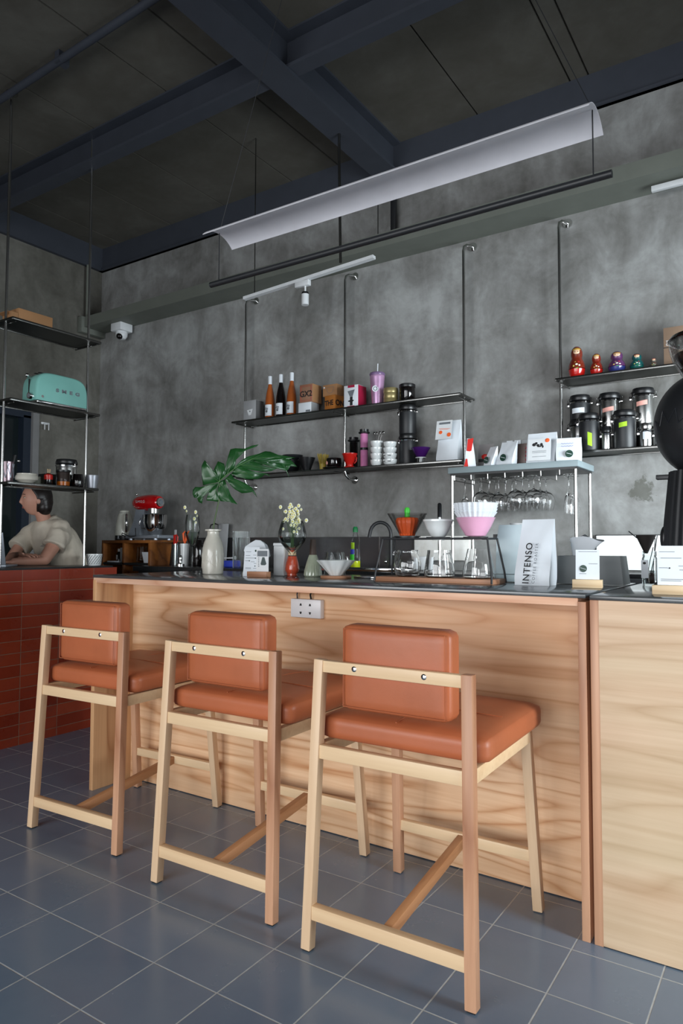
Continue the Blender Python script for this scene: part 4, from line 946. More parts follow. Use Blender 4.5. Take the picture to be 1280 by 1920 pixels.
# tools on the back counter
t = thing('utensil_glass', 'glass beaker holding scissors and tongs on back counter', 'glass', (-4.04, 3.80, 1.0625))
MB().lathe([(0, 0), (.034, 0), (.034, .17), (.032, .17), (.032, .004), (0, .004)], 28).build('beaker', M['thin'], t)
t = thing('scissors', 'red and grey handled scissors standing in glass beaker', 'scissors', (-4.045, 3.80, 1.067))
MB().tube([(0, 0, 0), (0, 0, .17)], .005, 8).build('blade', M['steel'], t)
MB().box(-.022, .004, -.004, .004, .16, .235, .003).build('handle', M['redp'], t); MB().tube([(.004, 0, .17), (.022, 0, .185), (.024, 0, .22), (.006, 0, .235)], .005, 8).build('handle', M['redp'], t)
MB().box(-.014, .010, -.004, .004, .235, .275, .004).build('grey_tip', M['greycard'], t)
t = thing('orange_tongs', 'orange handled tongs leaning out of white cup', 'tongs', (-3.985, 3.84, 1.067))
MB().tube([(0, 0, 0), (.0, 0, .17)], .004, 8).build('shank', M['steel'], t)
for dx in (-.018, .022): MB().tube([(0, 0, .165), (dx * .6, 0, .20), (dx, 0, .245), (dx + .02, 0, .262)], [.006, .009, .009, .005], 10).build('handle', M['orange'], t)
single('white_tool_cup', MB().lathe([(0, 0), (.028, 0), (.036, .172), (.033, .172), (.026, .004), (0, .004)], 28), M['porc'], 'tall white cup holding the orange tongs', 'cup', (-3.985, 3.84, 1.0625))
t = thing('tamper', 'steel tamper standing in front of white tool cup', 'tamper', (-3.905, 3.72, 1.0625))
MB().lathe([(0, 0), (.030, 0), (.030, .018), (.012, .024), (.010, .03), (.014, .05), (.015, .07), (.008, .084), (0, .086)], 28).build('body', M['steel'], t)
single('metal_tray', MB().lathe([(0, 0), (.06, 0), (.115, .006), (.113, .008), (.06, .003), (0, .003)], 32), M['steel'], 'thin round metal dish on black stand beside cabinet', 'dish', (-4.17, 3.92, 1.238))
tag(MB().lathe([(0, 0), (.05, 0), (.045, .02), (.03, .17), (.06, .175), (0, .175)], 24).build('dish_stand', M['blk'], None, loc=(-4.17, 3.92, 1.0625)), 'black pedestal under the thin metal dish', 'stand')
t = thing('dark_thermos', 'dark round pot behind the champagne glass', 'pot', (-3.84, 3.84, 1.0625))
MB().lathe([(0, 0), (.04, 0), (.044, .01), (.044, .16), (.03, .20), (0, .205)], 28).build('body', M['darkglass'], t)
MB().tube([(.04, 0, .16), (.07, 0, .15), (.072, 0, .08), (.042, 0, .05)], .005, 8).build('handle', M['chrome'], t)
t = thing('leaning_board', 'grey board with black hook leaning behind the vase', 'board', (-3.95, 4.21, 1.063))
MB().box(-.06, .05, -.006, .006, 0, .335, .002, m=Matrix.Rotation(-.08, 4, 'X')).build('board', M['greycard'], t)
MB().tube([(-.10, -.03, .30), (-.09, -.03, .325), (-.04, -.03, .335), (-.01, -.03, .325), (-.01, -.03, .29)], .005, 8).build('hook', M['blk'], t)
b = MB(); b.box(-.055, .055, -.04, .04, 0, .05, .012); tag(b.build('blue_packet', M['blue'], None, loc=(-3.46, 3.80, 1.0625)), 'small blue packet right of the vase on back counter', 'packet')
single('measuring_spoon', MB().tube([(-.05, 0, 0), (.03, 0, .002), (.06, 0, .004)], [.004, .006, .014], 10), M['white'], 'white measuring spoon lying on the blue packet', 'spoon', (-3.48, 3.79, 1.128))
single('fluted_glass', MB().lathe([(0, 0), (.048, 0), (.050, .006), (.052, .24), (.049, .24), (.047, .008), (0, .006)], 96, flute=32, fl=.025), M['thin'], 'tall fluted glass cylinder behind the folded filter papers', 'glass', (-3.30, 3.72, 1.0625))
bpy.data.objects['fluted_glass'].scale = (1.15, 1.15, 1.08)
b = MB(); b.box(-.08, .13, -.07, .07, 0, .02, .003); tag(b.build('black_scale', M['blk'], None, loc=(-.66, 3.75, 1.0625)), 'black flat scale on counter below the painted glare panel', 'scale')
# ------------------------------------------------------------------ left hanging shelf items
H1 = 2.6325 + .003; H2 = 2.1255 + .003; H3 = 1.6085 + .003
t, w, d = carton('open_carton', 'open brown cardboard box on the top hanging shelf', -4.28, -4.10, 2.50, 2.74, H1, .085, M['card'])
MB().box(-w, w * .2, -d - .045, -d - .002, .03, .034, m=Matrix.Rotation(-.25, 4, 'X')).build('flap', M['card'], t)
MB().box(w - .02, w, -d - .05, -d - .002, .0, .05).build('flap', M['card'], t)
to = thing('toaster', 'mint green long slot toaster with chrome base and knob', 'toaster', (-4.14, 2.80, H2))
b = MB(); n = 10
def tring(x, s=1.0):
    out = []
    hh, hw = .193 * 1, .192
    for i in range(33):
        a = PI * i / 32; cx = math.cos(a); sy = math.sin(a)
        e = 2 / 4.4
        out.append((x, -hw * math.copysign(abs(cx) ** e, cx) * s, .022 + hh * (sy ** e) * (s if s < 1 else 1)))
    return out
rg = [tring(-.085, .93), tring(-.08, .975), tring(-.065, 1.0), tring(.065, 1.0), tring(.08, .975), tring(.085, .93)]
b.loft(rg); b.build('shell', M['mint'], to, 60)
MB().box(-.083, .083, -.186, .186, .006, .026, .006).build('chrome_base', M['chrome'], to)
for y in (-.17, .17):
    for x in (-.06, .06): MB().cyl((x, y, 0), (x, y, .008), .01).build('foot', M['blk'], to)
MB().box(-.004, .004, -.194, -.189, .075, .165).build('lever_slot', M['ink'], to)
MB().ball((.0, -.206, .185), (.012, .014, .012), 14, 10).build('lever_knob', M['chrome'], to)
kb = MB().cyl((.03, -.190, .050), (.03, -.213, .050), .023, .021, 24).build('dial', M['chrome'], to); MB().cyl((.03, -.213, .05), (.03, -.216, .05), .013, seg=20).build('dial_face', M['ink2'], kb)
MB().cyl((.0865, -.15, .048), (.083, -.15, .048), .009, seg=16).build('button', M['chrome'], to)
text('SMEG', .030, M['ink2'], to, (.086, .035, .105), (PI / 2, 0, PI / 2), sx=1.5, space=2.0, bold=.0015, ext=.001)
MB().box(-.03, -.012, -.14, .14, .213, .216).build('bread_slot', M['ink'], to); MB().box(.012, .03, -.14, .14, .213, .216).build('bread_slot', M['ink'], to)
t = thing('patterned_glass', 'cut pattern mauve glass holding a black whisk on bottom shelf', 'glass', (-4.17, 2.495, H3))
MB().lathe([(0, 0), (.032, 0), (.033, .004), (.037, .132), (.034, .132), (.030, .008), (0, .008)], 40, flute=10, fl=.03).build('body', plain('mauve_cut_glass', (112, 92, 100), .15, .3, .6, .4), t)
for i in range(7):
    a = PI * 2 * i / 7; MB().beam((.037 * math.cos(a), .037 * math.sin(a), .03), (.039 * math.cos(a + .6), .039 * math.sin(a + .6), .12), .003, .003).build('cut_ridge', M['silver'], t); MB().beam((.037 * math.cos(a), .037 * math.sin(a), .03), (.039 * math.cos(a - .6), .039 * math.sin(a - .6), .12), .003, .003).build('cut_ridge', M['silver'], t)
t2 = thing('black_whisk', 'black handled tool standing in the mauve glass', 'whisk', (-4.165, 2.51, H3 + .009)); MB().tube([(0, 0, 0), (.0, .02, .12), (0, .03, .17)], [.004, .008, .010], 10).build('handle', M['blk'], t2); MB().ball((.004, .052, .135), .010, 10, 8).build('knob', M['chrome'], t2)
single('white_bowl', MB().lathe([(0, 0), (.035, 0), (.040, .006), (.066, .022), (.071, .036), (.066, .05), (.060, .056), (.061, .062), (.057, .062), (.055, .052), (.06, .036), (.04, .015), (0, .012)], 36), M['cream'], 'cream rounded bowl beside the mauve glass', 'bowl', (-4.12, 2.595, H3))
single('green_pot', MB().lathe([(0, 0), (.045, 0), (.048, .005), (.048, .056), (.045, .056), (.045, .008), (0, .008)], 32), plain('grey_green_clay', (104, 106, 92), .6), 'grey green pot behind the cream bowl', 'pot', (-4.20, 2.715, H3))
t = thing('match_bottle', 'small bottle with red label and pale sticks on top', 'bottle', (-4.10, 2.735, H3))
MB().lathe([(0, 0), (.024, 0), (.026, .004), (.026, .055), (.014, .07), (.013, .078), (0, .078)], 24).build('glass', M['darkglass'], t)
MB().lathe([(.0265, .035), (.0275, .036), (.0275, .064), (.018, .072)], 24, cap=False).build('red_label', M['redp'], t)
for dx in (-.005, .002, .008): MB().cyl((0, dx, .07), (0, dx * 1.6, .105), .002, seg=6).build('stick', M['tan'], t)
tag(MB().box(-4.27, -4.19, 2.77, 2.86, H3, H3 + .085, .004).build('black_caddy', M['blk']), 'black caddy behind the red labelled bottle', 'caddy')
t = thing('amber_jar', 'dark lidded jar with amber liquid at the bottom', 'jar', (-4.10, 2.845, H3))
MB().lathe([(0, 0), (.042, 0), (.045, .004), (.045, .088), (.04, .095), (0, .095)], 32).build('glass', M['smoke'], t); MB().lathe([(0, .004), (.040, .004), (.042, .03), (0, .03)], 28).build('liquid', plain('amber_liquid', (190, 100, 20), .2), t)
MB().lathe([(0, .095), (.047, .095), (.047, .108), (0, .110)], 28).build('lid', M['blk'], t); MB().lathe([(0, .03), (.041, .03), (.041, .092), (0, .092)], 24).build('dark_fill', M['coffee'], t)
canister(-4.21, 2.945, H3, .068, .195, 'steel', 'steel clamp canister with black lid behind the amber jar', group=None, name='steel_canister')
single('ribbed_jar', MB().lathe([(0, 0), (.034, 0), (.038, .008), (.038, .06), (.032, .08), (.032, .088), (0, .09)], 48, flute=12, fl=.03), M['darkglass'], 'dark ribbed jar between amber jar and aluminium cup', 'jar', (-4.085, 2.945, H3))
single('aluminium_cup', MB().lathe([(0, 0), (.032, 0), (.033, .003), (.041, .078), (.043, .088), (.041, .090), (.038, .078), (.030, .006), (0, .006)], 36), plain('matte_aluminium', (176, 180, 188), .35, .6), 'aluminium cup at the right end of bottom hanging shelf', 'cup', (-4.072, 3.052, H3))
t = thing('patterned_cup', 'white cup with dark zigzag pattern on low wall end', 'cup', (-4.13, 3.125, 1.0785))
MB().lathe([(0, 0), (.040, 0), (.047, .012), (.053, .07), (.053, .080), (.050, .080), (.049, .07), (.043, .014), (0, .006)], 40).build('body', M['porc'], t)
for j in range(5):
    for i in range(18):
        a = 2 * PI * (i + (j % 2) * .5) / 18; z = .012 + j * .0125; r = .0455 + .0075 * min(1, z / .06) + .0006
        if math.cos(a - math.radians(-35)) < -.1: continue
        MB().beam((r * math.cos(a), r * math.sin(a), z), (r * math.cos(a + .16), r * math.sin(a + .16), z + .010), .0026, .0028).build('pattern_mark', M['ink'], t)
lp = thing('laptop', 'silver grey open laptop cut by the left picture edge', 'laptop', (-4.40, 2.50, 1.0785), math.radians(-20))
MB().box(-.13, .16, -.11, .11, 0, .014, .003).build('base', M['silver'], lp)
MB().box(-.13, .16, -.004, .004, 0, .22, .003, m=Matrix.Translation((0, -.11, .010)) @ Matrix.Rotation(.30, 4, 'X')).build('screen_lid', M['silver'], lp)
lp.rotation_euler = (0, 0, math.radians(40)); lp.location = (-4.46, 2.54, 1.0785)
t = thing('wall_hook', 'small white wall hook with prongs beside the dark door', 'hook', (XL + .001, 3.72, 2.30))
MB().box(0, .012, -.04, .04, 0, .02, .003).build('plate', M['white'], t)
for y in (-.02, .02): MB().tube([(.012, y, .008), (.03, y, .0), (.03, y, -.05)], .004, 8).build('prong', M['white'], t)

# ------------------------------------------------------------------ things on the bar counter
ZB = 1.0705
v = thing('ceramic_vase', 'cream ceramic bottle vase with carved lines holding the monstera leaf', 'vase', (-2.592, 2.70, ZB))
b = MB(); b.lathe([(0, 0), (.050, 0), (.053, .003), (.0575, .05), (.0575, .10), (.055, .135), (.047, .165), (.036, .192), (.031, .205), (.031, .222), (.043, .226), (.043, .234), (.029, .236), (.026, .21), (.04, .18), (.048, .10), (.045, .01), (0, .008)], 48).build('body', M['cream'], v)
def vr(z): return .0578 if z < .10 else .0578 - (z - .10) * .18
for i in range(9):
    a0 = math.radians(-128 + 13 * i); pts = []
    for k in range(9):
        z = .055 + .115 * k / 8; a = a0 + .10 * math.sin(k * .9 + i * 1.7) + .05 * k / 8 * (1 if i % 2 else -1); r = vr(z) - (max(0, z - .15) * .3)
        pts.append((r * math.cos(a), r * math.sin(a), z))
    MB().tube(pts, .0011, 6).build('carved_line', M['cream'], v)
MB().tube([(vr(.05) * math.cos(math.radians(a)), vr(.05) * math.sin(math.radians(a)), .028 + .045 * math.sin(math.radians((a + 150) * 1.5))) for a in range(-150, -30, 8)], .0013, 6).build('carved_line', M['cream'], v)

# monstera leaf: lobes drawn in leaf units, bent in depth
lf = thing('monstera_leaf', 'large split monstera leaf standing in the cream vase', 'leaf', (-2.592, 2.70, ZB + .02))
U = .000536; O = Vector((-2.592, 2.70, 0))
rgt = Vector((math.cos(math.radians(33.4)), math.sin(math.radians(33.4)), 0)); bk_ = Vector((-rgt.y, rgt.x, 0))
VX, VZ = 395, 1060   # leaf-unit spot of the vase axis and the counter level
def LP(x, y, off=0.0):
    dx = (x - VX) * U; dz = (1290 - y) * U   # height above the counter
    # blade tips away from the viewer to the right, droops at the rim
    dep = .16 * (dx - .02) + .9 * (dx - .1) ** 2 * (1 if dx < .1 else .4) + off
    return rgt * dx + bk_ * dep + Vector((0, 0, dz + .02))
LOBES = [
 [(445,455),(380,470),(285,492),(272,400),(268,300),(285,262),(300,240),(340,320),(400,350),(430,400)],
 [(445,455),(430,400),(392,335),(430,250),(462,262),(492,275),(505,330),(515,372),(490,410)],
 [(490,410),(515,372),(505,300),(530,200),(552,130),(600,118),(690,122),(760,88),(828,74),(800,98),(700,140),(645,180),(610,235),(600,300),(570,345)],
 [(570,345),(600,300),(660,240),(720,200),(820,168),(890,138),(940,142),(1020,172),(1100,178),(1190,192),(1060,205),(940,196),(870,205),(760,228),(650,285)],
 [(445,455),(440,468),(330,492),(262,508),(205,505),(180,535),(178,580),(195,612),(232,560),(224,612),(240,655),(275,672),(290,600),(350,532),(420,480)],
 [(440,465),(420,482),(352,540),(322,610),(322,642),(380,645),(452,658),(436,600),(420,545),(425,500)],
 [(445,455),(432,520),(430,580),(442,620),(462,648),(520,650),(580,655),(628,680),(560,590),(518,500),(500,430)],
 [(500,430),(530,410),(548,470),(600,530),(668,568),(720,562),(770,552),(814,604),(795,555),(760,505),(700,465),(640,440),(590,420),(560,370)],
 [(560,370),(590,380),(618,405),(720,425),(820,420),(860,400),(885,372),(945,392),(920,370),(870,360),(770,345),(700,320),(650,300),(620,310)],
 [(620,310),(650,290),(700,312),(780,335),(860,347),(950,338),(1010,308),(940,300),(860,280),(780,245),(730,240),(680,262)],
 [(730,240),(780,240),(850,255),(930,258),(1000,250),(1050,262),(1090,320),(1130,402),(1105,330),(1085,270),(1150,255),(1205,285),(1140,215),(1040,196),(940,196),(840,205)],
]
MID = [(445,455),(500,400),(560,350),(640,290),(760,225),(880,203),(1040,196)]
b = MB()
for lob in LOBES:
    tmp = [b.bm.verts.new(LP(x, y)) for x, y in lob]
    b.bm.faces.new(tmp)
bmesh.ops.triangulate(b.bm, faces=b.bm.faces[:])
bmesh.ops.subdivide_edges(b.bm, edges=b.bm.edges[:], cuts=2, use_grid_fill=True)
for vt in b.bm.verts:
    vt.co += bk_ * (.006 * math.sin(vt.co.x * 60) * math.cos(vt.co.z * 55))
bl = b.build('blade', M['leaf'], lf, 80)
so = bl.modifiers.new('thickness', 'SOLIDIFY'); so.thickness = .0012
vein = plain('leaf_vein', (70, 112, 60), .4)
MB().tube([LP(x, y, -.004) for x, y in MID], [.0028, .0026, .0022, .002, .0016, .0012, .0008], 8).build('midrib', vein, lf)
for a_, c_ in (((445, 455), (330, 400)), ((445, 455), (460, 330)), ((520, 385), (590, 200)), ((640, 290), (860, 170)), ((445, 455), (250, 530)), ((445, 455), (390, 600)), ((450, 450), (540, 620)), ((500, 405), (720, 540)), ((570, 345), (800, 400)), ((650, 285), (900, 320))):
    mx_ = ((a_[0] + c_[0]) / 2 + 8, (a_[1] + c_[1]) / 2 - 8)
    MB().tube([LP(*a_, -.004), LP(*mx_, -.004), LP(*c_, -.004)], [.0014, .001, .0005], 6).build('vein', vein, lf)
MB().tube([Vector((.0, .0, .0)), Vector((-.004, 0, .18)), LP(400, 860), LP(425, 740), LP(446, 640), LP(450, 560, .006), LP(447, 470, .004)], [.0045, .0045, .0042, .0042, .004, .0036, .003], 10).build('petiole', M['stem'], lf)

def closedglass(name, label, prof, loc, seg=40, cat='glass', mat='thin', flute=0, fl=0):
    t = thing(name, label, cat, loc); MB().lathe(prof, seg, flute=flute, fl=fl).build('glass', M[mat], t); return t
t = closedglass('champagne_glass', 'clear tulip champagne glass with water and small sprigs', [(0, 0), (.046, 0), (.046, .002), (.008, .006), (.0042, .014), (.0040, .118), (.008, .130), (.022, .160), (.035, .200), (.0405, .240), (.038, .280), (.033, .312), (.032, .312), (.0368, .280), (.039, .240), (.0335, .201), (.020, .162), (0, .138)], (-2.684, 2.64, ZB))
MB().lathe([(0, .141), (.0192, .163), (.0328, .202), (.0365, .219), (0, .219)], 36).build('water', M['water'], t)
def flower(x, y, z, name, label, loc0, stem_pts, r=.0075, top=None):
    pass
def sprig(parent_loc, idx, pts, heads, label, group, rr=.0062):
    t = thing('flower_stem', label, 'flower', parent_loc, 0, group)
    MB().tube(pts, .0009, 5).build('stem', M['stem'], t)
    for (x, y, z, k) in heads:
        b = MB(); fl_ = .0
        for i in range(7):
            a = 2 * PI * i / 7; b.ball((x + k * .8 * math.cos(a), y + .1 * k, z + k * .8 * math.sin(a)), (k * .45, k * .25, k * .45), 6, 5)
        b.build('petals', M['petal'], t)
        MB().ball((x, y - .1 * k, z), (k * .5, k * .45, k * .5), 8, 6).build('flower_centre', M['yellow'], t)
random.seed(11)
for i in range(3):
    tx = (-.06, .02, .012)[i]; tz = (.352, .325, .29)[i]
    p = [(0, 0, .15), (tx * .15, 0, .22), (tx * .5, .0, .28), (tx, 0, tz)]
    sprig((-2.684, 2.64, ZB), i, p, [(tx, 0, tz, .009), (tx + .008, .004, tz - .02, .006)], ('sprig bending far left out of champagne glass', 'upright sprig in the champagne glass', 'shortest sprig inside the champagne glass')[i], 'sprigs in the champagne glass')
GOB = (-2.022, 2.64, ZB)
t = closedglass('balloon_glass', 'wide balloon stemmed glass holding a bunch of small daisies', [(0, 0), (.045, 0), (.045, .002), (.008, .006), (.0046, .014), (.0044, .10), (.010, .112), (.035, .138), (.060, .168), (.0675, .190), (.0665, .215), (.057, .25), (.050, .268), (.049, .268), (.0558, .25), (.0652, .215), (.0662, .19), (.0588, .169), (.034, .140), (0, .117)], GOB)
MB().lathe([(0, .119), (.033, .141), (.0575, .170), (.0648, .189), (0, .189)], 40).build('water', M['water'], t)
names = ('daisy stem leaning furthest left from balloon glass', 'daisy stem leaning furthest right from balloon glass')
for i in range(22):
    a = random.uniform(0, 2 * PI); q = random.random() ** .6; tx = .045 * q * math.cos(a) + .008; ty = .030 * q * math.sin(a); tz = random.uniform(.26, .345)
    if i == 0: tx, ty, tz = -.070, 0, .335
    if i == 1: tx, ty, tz = .085, 0, .268
    p = [(.010 * math.cos(a), .008 * math.sin(a), .125), (tx * .12, ty * .3, .18), (tx * .5, ty * .7, .18 + (tz - .18) * .55), (tx, ty, tz)]
    hs_ = [(tx, ty - .004, tz, .0085)]
    if i > 1:
        hs_ += [(tx + random.uniform(-.014, .014), ty - .01, tz - random.uniform(.01, .05), .0065), (tx + random.uniform(-.016, .016), ty, tz - random.uniform(.0, .03), .006)]
    sprig(GOB, i, p, hs_, names[i] if i < 2 else 'small white daisy stem in the dense bunch of balloon glass', 'dense daisies in the balloon glass' if i > 1 else 'outlying daisies of the balloon glass')

# filter papers, menu cards, block
t = thing('filter_papers', 'folded stack of white paper filters beside the menu cards', 'filter papers', (-2.30, 2.70, ZB))
prof = [(-.078, .125), (-.068, .145), (-.03, .165), (.0, .178), (.030, .176), (.055, .16), (.070, .13), (.075, .105), (.0, .05), (-.05, .07)]
for k in range(5):
    y = .004 * k; MB().prism([(x + .0015 * k, z - .002 * k) for x, z in prof], y, y + .003).build('filter', M['paper'], t)
MB().tube([(-.05, -.004, .10), (-.066, -.006, .05), (-.075, -.01, .0)], .004, 8).build('wire_foot', M['darksteel'], t); MB().tube([(.05, .03, .10), (.052, .035, .0)], .004, 8).build('wire_foot', M['darksteel'], t)
def cardprint(t, w, h, z, y, rows_, dots):
    for (x0, x1, zz, c) in rows_: MB().box(x0, x1, y - .0012, y - .0006, zz, zz + .0022).build('print_line', M[c], t)
    for (x, zz, r) in dots: MB().cyl((x, y - .0014, zz), (x, y - .0006, zz), r, seg=14).build('print_dot', M['ink'], t)
t = thing('menu_card', 'white printed menu card beside the paper filters', 'card', (-2.245, 2.60, ZB)); t.rotation_euler = (0, 0, .05)
MB().box(-.046, .046, -.0006, .0006, .0, .142, m=Matrix.Rotation(-.08, 4, 'X')).build('card', M['paper'], t)
cd = t; 
for (x0, x1, zz) in ((-.036, -.004, .118), (-.036, -.008, .100), (.010, .034, .102), (-.036, .028, .088), (-.038, -.012, .074), (-.002, .02, .070), (.016, .036, .062), (-.034, .0, .040), (-.034, .0, .036), (.014, .034, .038)):
    MB().box(x0, x1, -.0014 + .08 * zz, -.0008 + .08 * zz, zz, zz + .0018).build('print_line', M['ink2'], t)
for (x, zz, r) in ((.024, .124, .0055), (.024, .088, .003), (-.012, .075, .003), (.024, .050, .003)):
    MB().cyl((x, -.0018 + .08 * zz, zz), (x, -.0008 + .08 * zz, zz), r, seg=14).build('print_dot', M['dkgreen'], t)
t = thing('picture_card', 'small white card with grey banner and flask picture', 'card', (-2.150, 2.575, ZB + .026)); t.rotation_euler = (0, 0, .05)
MB().box(-.036, .036, -.0006, .0006, 0, .107).build('card', M['white'], t); MB().box(-.030, .030, -.0012, -.0006, .072, .099).build('banner', M['ink2'], t)
b = MB(); b.prism([(-.0, .068), (.012, .068), (.024, .036), (.016, .030), (-.006, .030), (-.010, .036)], -.0013, -.0006); b.build('flask_picture', plain('flask_grey', (72, 84, 84), .6), t)
for z in (.062, .054, .046, .038, .030, .022): MB().box(-.024, -.019, -.0012, -.0006, z, z + .004).build('print_letter', M['ink2'], t)
t = tag(MB().box(-.060, .056, -.018, .018, 0, .026, .002).build('card_block', M['walnut'], None, loc=(-2.162, 2.565, ZB), rot=(0, 0, .05)), 'wooden block holding the flask picture card', 'card holder')
t = thing('white_canister', 'narrow white box left of the orange glass flask', 'box', (-2.165, 2.745, ZB))
MB().box(-.032, .032, -.03, .03, 0, .148, .004).build('body', M['white'], t); MB().box(-.034, .034, -.032, .032, .148, .163, .004).build('lid', M['white'], t)
t = thing('orange_flask', 'fluted orange glass flask with pale wooden neck', 'flask', (-2.098, 2.74, ZB))
MB().lathe([(0, 0), (.022, 0), (.026, .004), (.025, .012), (.034, .026), (.035, .036), (.030, .065), (.021, .098), (0, .098)], 60, flute=20, fl=.02).build('body', plain('orange_red_glass', (206, 82, 54), .12, 0, .6, .25, .4), t)
MB().lathe([(0, .098), (.020, .098), (.019, .125), (.020, .145), (0, .145)], 28).build('neck', M['tan'], t); MB().lathe([(0, .098), (.0215, .098), (.0215, .102), (0, .102)], 28).build('cord', M['ink'], t)
t = thing('green_flask', 'fluted grey green glass flask with brown whisk neck', 'flask', (-1.990, 2.765, ZB))
MB().lathe([(0, 0), (.040, 0), (.044, .006), (.042, .026), (.032, .065), (.019, .105), (0, .106)], 66, flute=22, fl=.02).build('body', plain('sage_glass', (158, 166, 146), .12, 0, .6, .2, .4), t)
MB().lathe([(0, .104), (.018, .104), (.017, .125), (.014, .18), (0, .18)], 24).build('neck', plain('dark_brown_neck', (70, 54, 46), .6, 0, .5, .3), t)
t = thing('round_board', 'small round wooden board under the white origami dripper', 'board', (-1.805, 2.69, ZB)); MB().lathe([(0, 0), (.070, 0), (.072, .003), (.072, .010), (.070, .012), (0, .012)], 40).build('board', M['walnut'], t)
t = closedglass('serving_glass', 'ribbed clear serving glass behind the white origami dripper', [(0, 0), (.05, 0), (.054, .006), (.052, .08), (.046, .118), (.044, .118), (.049, .08), (.051, .008), (0, .006)], (-1.925, 2.86, ZB), 48)
MB().tube([(.045, 0, .10), (.075, 0, .095), (.078, 0, .05), (.053, 0, .03)], .0035, 8).build('handle', M['glass'], t)
t = thing('origami_dripper', 'white folded cone porcelain dripper on round wooden board', 'dripper', (-1.805, 2.69, ZB + .0125))
MB().lathe([(0, 0), (.028, 0), (.030, .003), (.089, .070), (.0865, .070), (.028, .006), (0, .005)], 120, flute=10, fl=.035).build('cone', M['porc'], t)
t = tag(MB().box(-.068, .072, -.035, .035, 0, .007, .002).build('steel_tray', M['chrome'], None, loc=(-1.682, 2.79, ZB)), 'small polished steel tray left of the coffee stand', 'tray')

# coffee stand with three drippers and carafes
cs = thing('coffee_stand', 'wood based black wire stand holding three drippers', 'stand', (-1.26, 2.64, ZB))
MB().box(-.265, .262, -.075, .072, 0, .020, .002).build('base', M['walnut'], cs)
for s in (-1, 1):
    b = MB(); x = s * .262; xt = s * .235
    b.tube([(x, -.080, .003), (x - s * .004, -.070, .05), (xt, -.052, .180), (xt, .052, .180), (x - s * .004, .068, .05), (x, .076, .003)], .0042, 10); b.build('side_frame', M['blkm'], cs)
for y in (-.052, .052):
    MB().tube([(-.235, y, .180), (.235, y, .180)], .0042, 10).build('top_rail', M['blkm'], cs)
for i, x in enumerate((-.145, .0, .165)):
    b = MB(); b.lathe([(.030, -.003), (.050, -.003), (.050, .003), (.030, .003)], 32, c=(x, 0, .184), cap=False); b.bm.faces.ensure_lookup_table()
    b.lathe([(.030, .003), (.030, -.003)], 32, c=(x, 0, .184), cap=False)
    b.build('dripper_ring', M['blkm'], cs)
TZ = ZB + .1875
t = thing('clear_dripper', 'smoky clear cone dripper holding an orange cactus figure', 'dripper', (-1.405, 2.64, TZ))
MB().lathe([(.0, -.012), (.02, -.012), (.022, .0), (.030, .003), (.086, .100), (.084, .100), (.028, .005), (0, .003)], 48).build('cone', M['smoke'], t)
MB().lathe([(.022, .0), (.056, .0), (.056, .004), (.024, .004)], 40, cap=False).build('collar', M['blkm'], t)
t = thing('cactus_figure', 'orange ribbed cactus figure with green top in clear dripper', 'figure', (-1.405, 2.64, TZ + .0055))
MB().lathe([(0, 0), (.030, 0), (.036, .02), (.046, .05), (.048, .065), (.042, .076), (.02, .08), (0, .08)], 80, flute=16, fl=.05).build('body', M['orange'], t)
MB().lathe([(0, .078), (.012, .08), (.011, .095), (.013, .108), (.009, .120), (0, .122)], 20).build('top', M['green'], t)
t = thing('bowl_dripper', 'plain white bowl shaped dripper in the middle of the stand', 'dripper', (-1.26, 2.64, TZ))
MB().lathe([(0, -.014), (.024, -.014), (.026, 0), (.032, .003), (.050, .035), (.060, .062), (.063, .064), (.063, .072), (.060, .072), (.057, .062), (.030, .008), (0, .006)], 44).build('bowl', M['porc'], t)
t = thing('pink_dripper', 'pink ceramic cone dripper lined with white filter papers', 'dripper', (-1.095, 2.64, TZ))
MB().lathe([(0, -.012), (.024, -.012), (.027, 0), (.040, .003), (.062, .040), (.078, .074), (.080, .076), (.077, .077), (.060, .04), (.036, .008), (0, .006)], 44).build('cone', M['pink'], t)
t = thing('wave_filters', 'stack of white wavy paper filters in the pink dripper', 'filter papers', (-1.095, 2.64, TZ))
for k in range(4):
    z = .012 * k; MB().lathe([(.030 + .002 * k, .012 + z * .3), (.070 + .003 * k, .078 + z * .9), (.084 + .0015 * k, .098 + z), (.0835 + .0015 * k, .0985 + z), (.069 + .003 * k, .0785 + z * .9), (.029 + .002 * k, .0125 + z * .3)], 200, flute=25, fl=.028, cap=False).build('filter', M['paper'], t)
def carafe(x, prof, label, hx=1):
    t = thing('glass_carafe', label, 'carafe', (x, 2.645, ZB + .0205), 0, 'glass carafes on the wooden stand base')
    MB().lathe(prof, 44).build('glass', M['glass'], t); return t
inner = lambda p, t_=.0022: p + [(max(0, r - t_), z + (t_ if i == len(p) - 1 and False else 0)) for i, (r, z) in reversed(list(enumerate(p))) if z > .004] + [(0, .004)]
c1 = carafe(-1.408, inner([(0, 0), (.040, 0), (.050, .006), (.058, .03), (.059, .055), (.052, .085), (.044, .098), (.044, .108), (.046, .112)]), 'round bellied glass carafe at left of the stand')
MB().tube([(-.044, 0, .105), (-.062, 0, .104), (-.066, 0, .09)], .004, 8).build('handle', M['glass'], c1)
c2 = carafe(-1.258, inner([(0, 0), (.052, 0), (.062, .006), (.064, .02), (.058, .06), (.050, .10), (.049, .112)]), 'glass carafe with inner handle in the middle of the stand')
MB().tube([(.046, -.0, .098), (.028, -.02, .095), (.02, -.03, .07), (.030, -.03, .045), (.048, -.012, .035)], .0035, 8).build('handle', M['glass'], c2)
c3 = carafe(-1.085, inner([(0, 0), (.055, 0), (.064, .006), (.066, .02), (.058, .06), (.047, .105), (.044, .118)]), 'conical glass carafe at right of the stand')

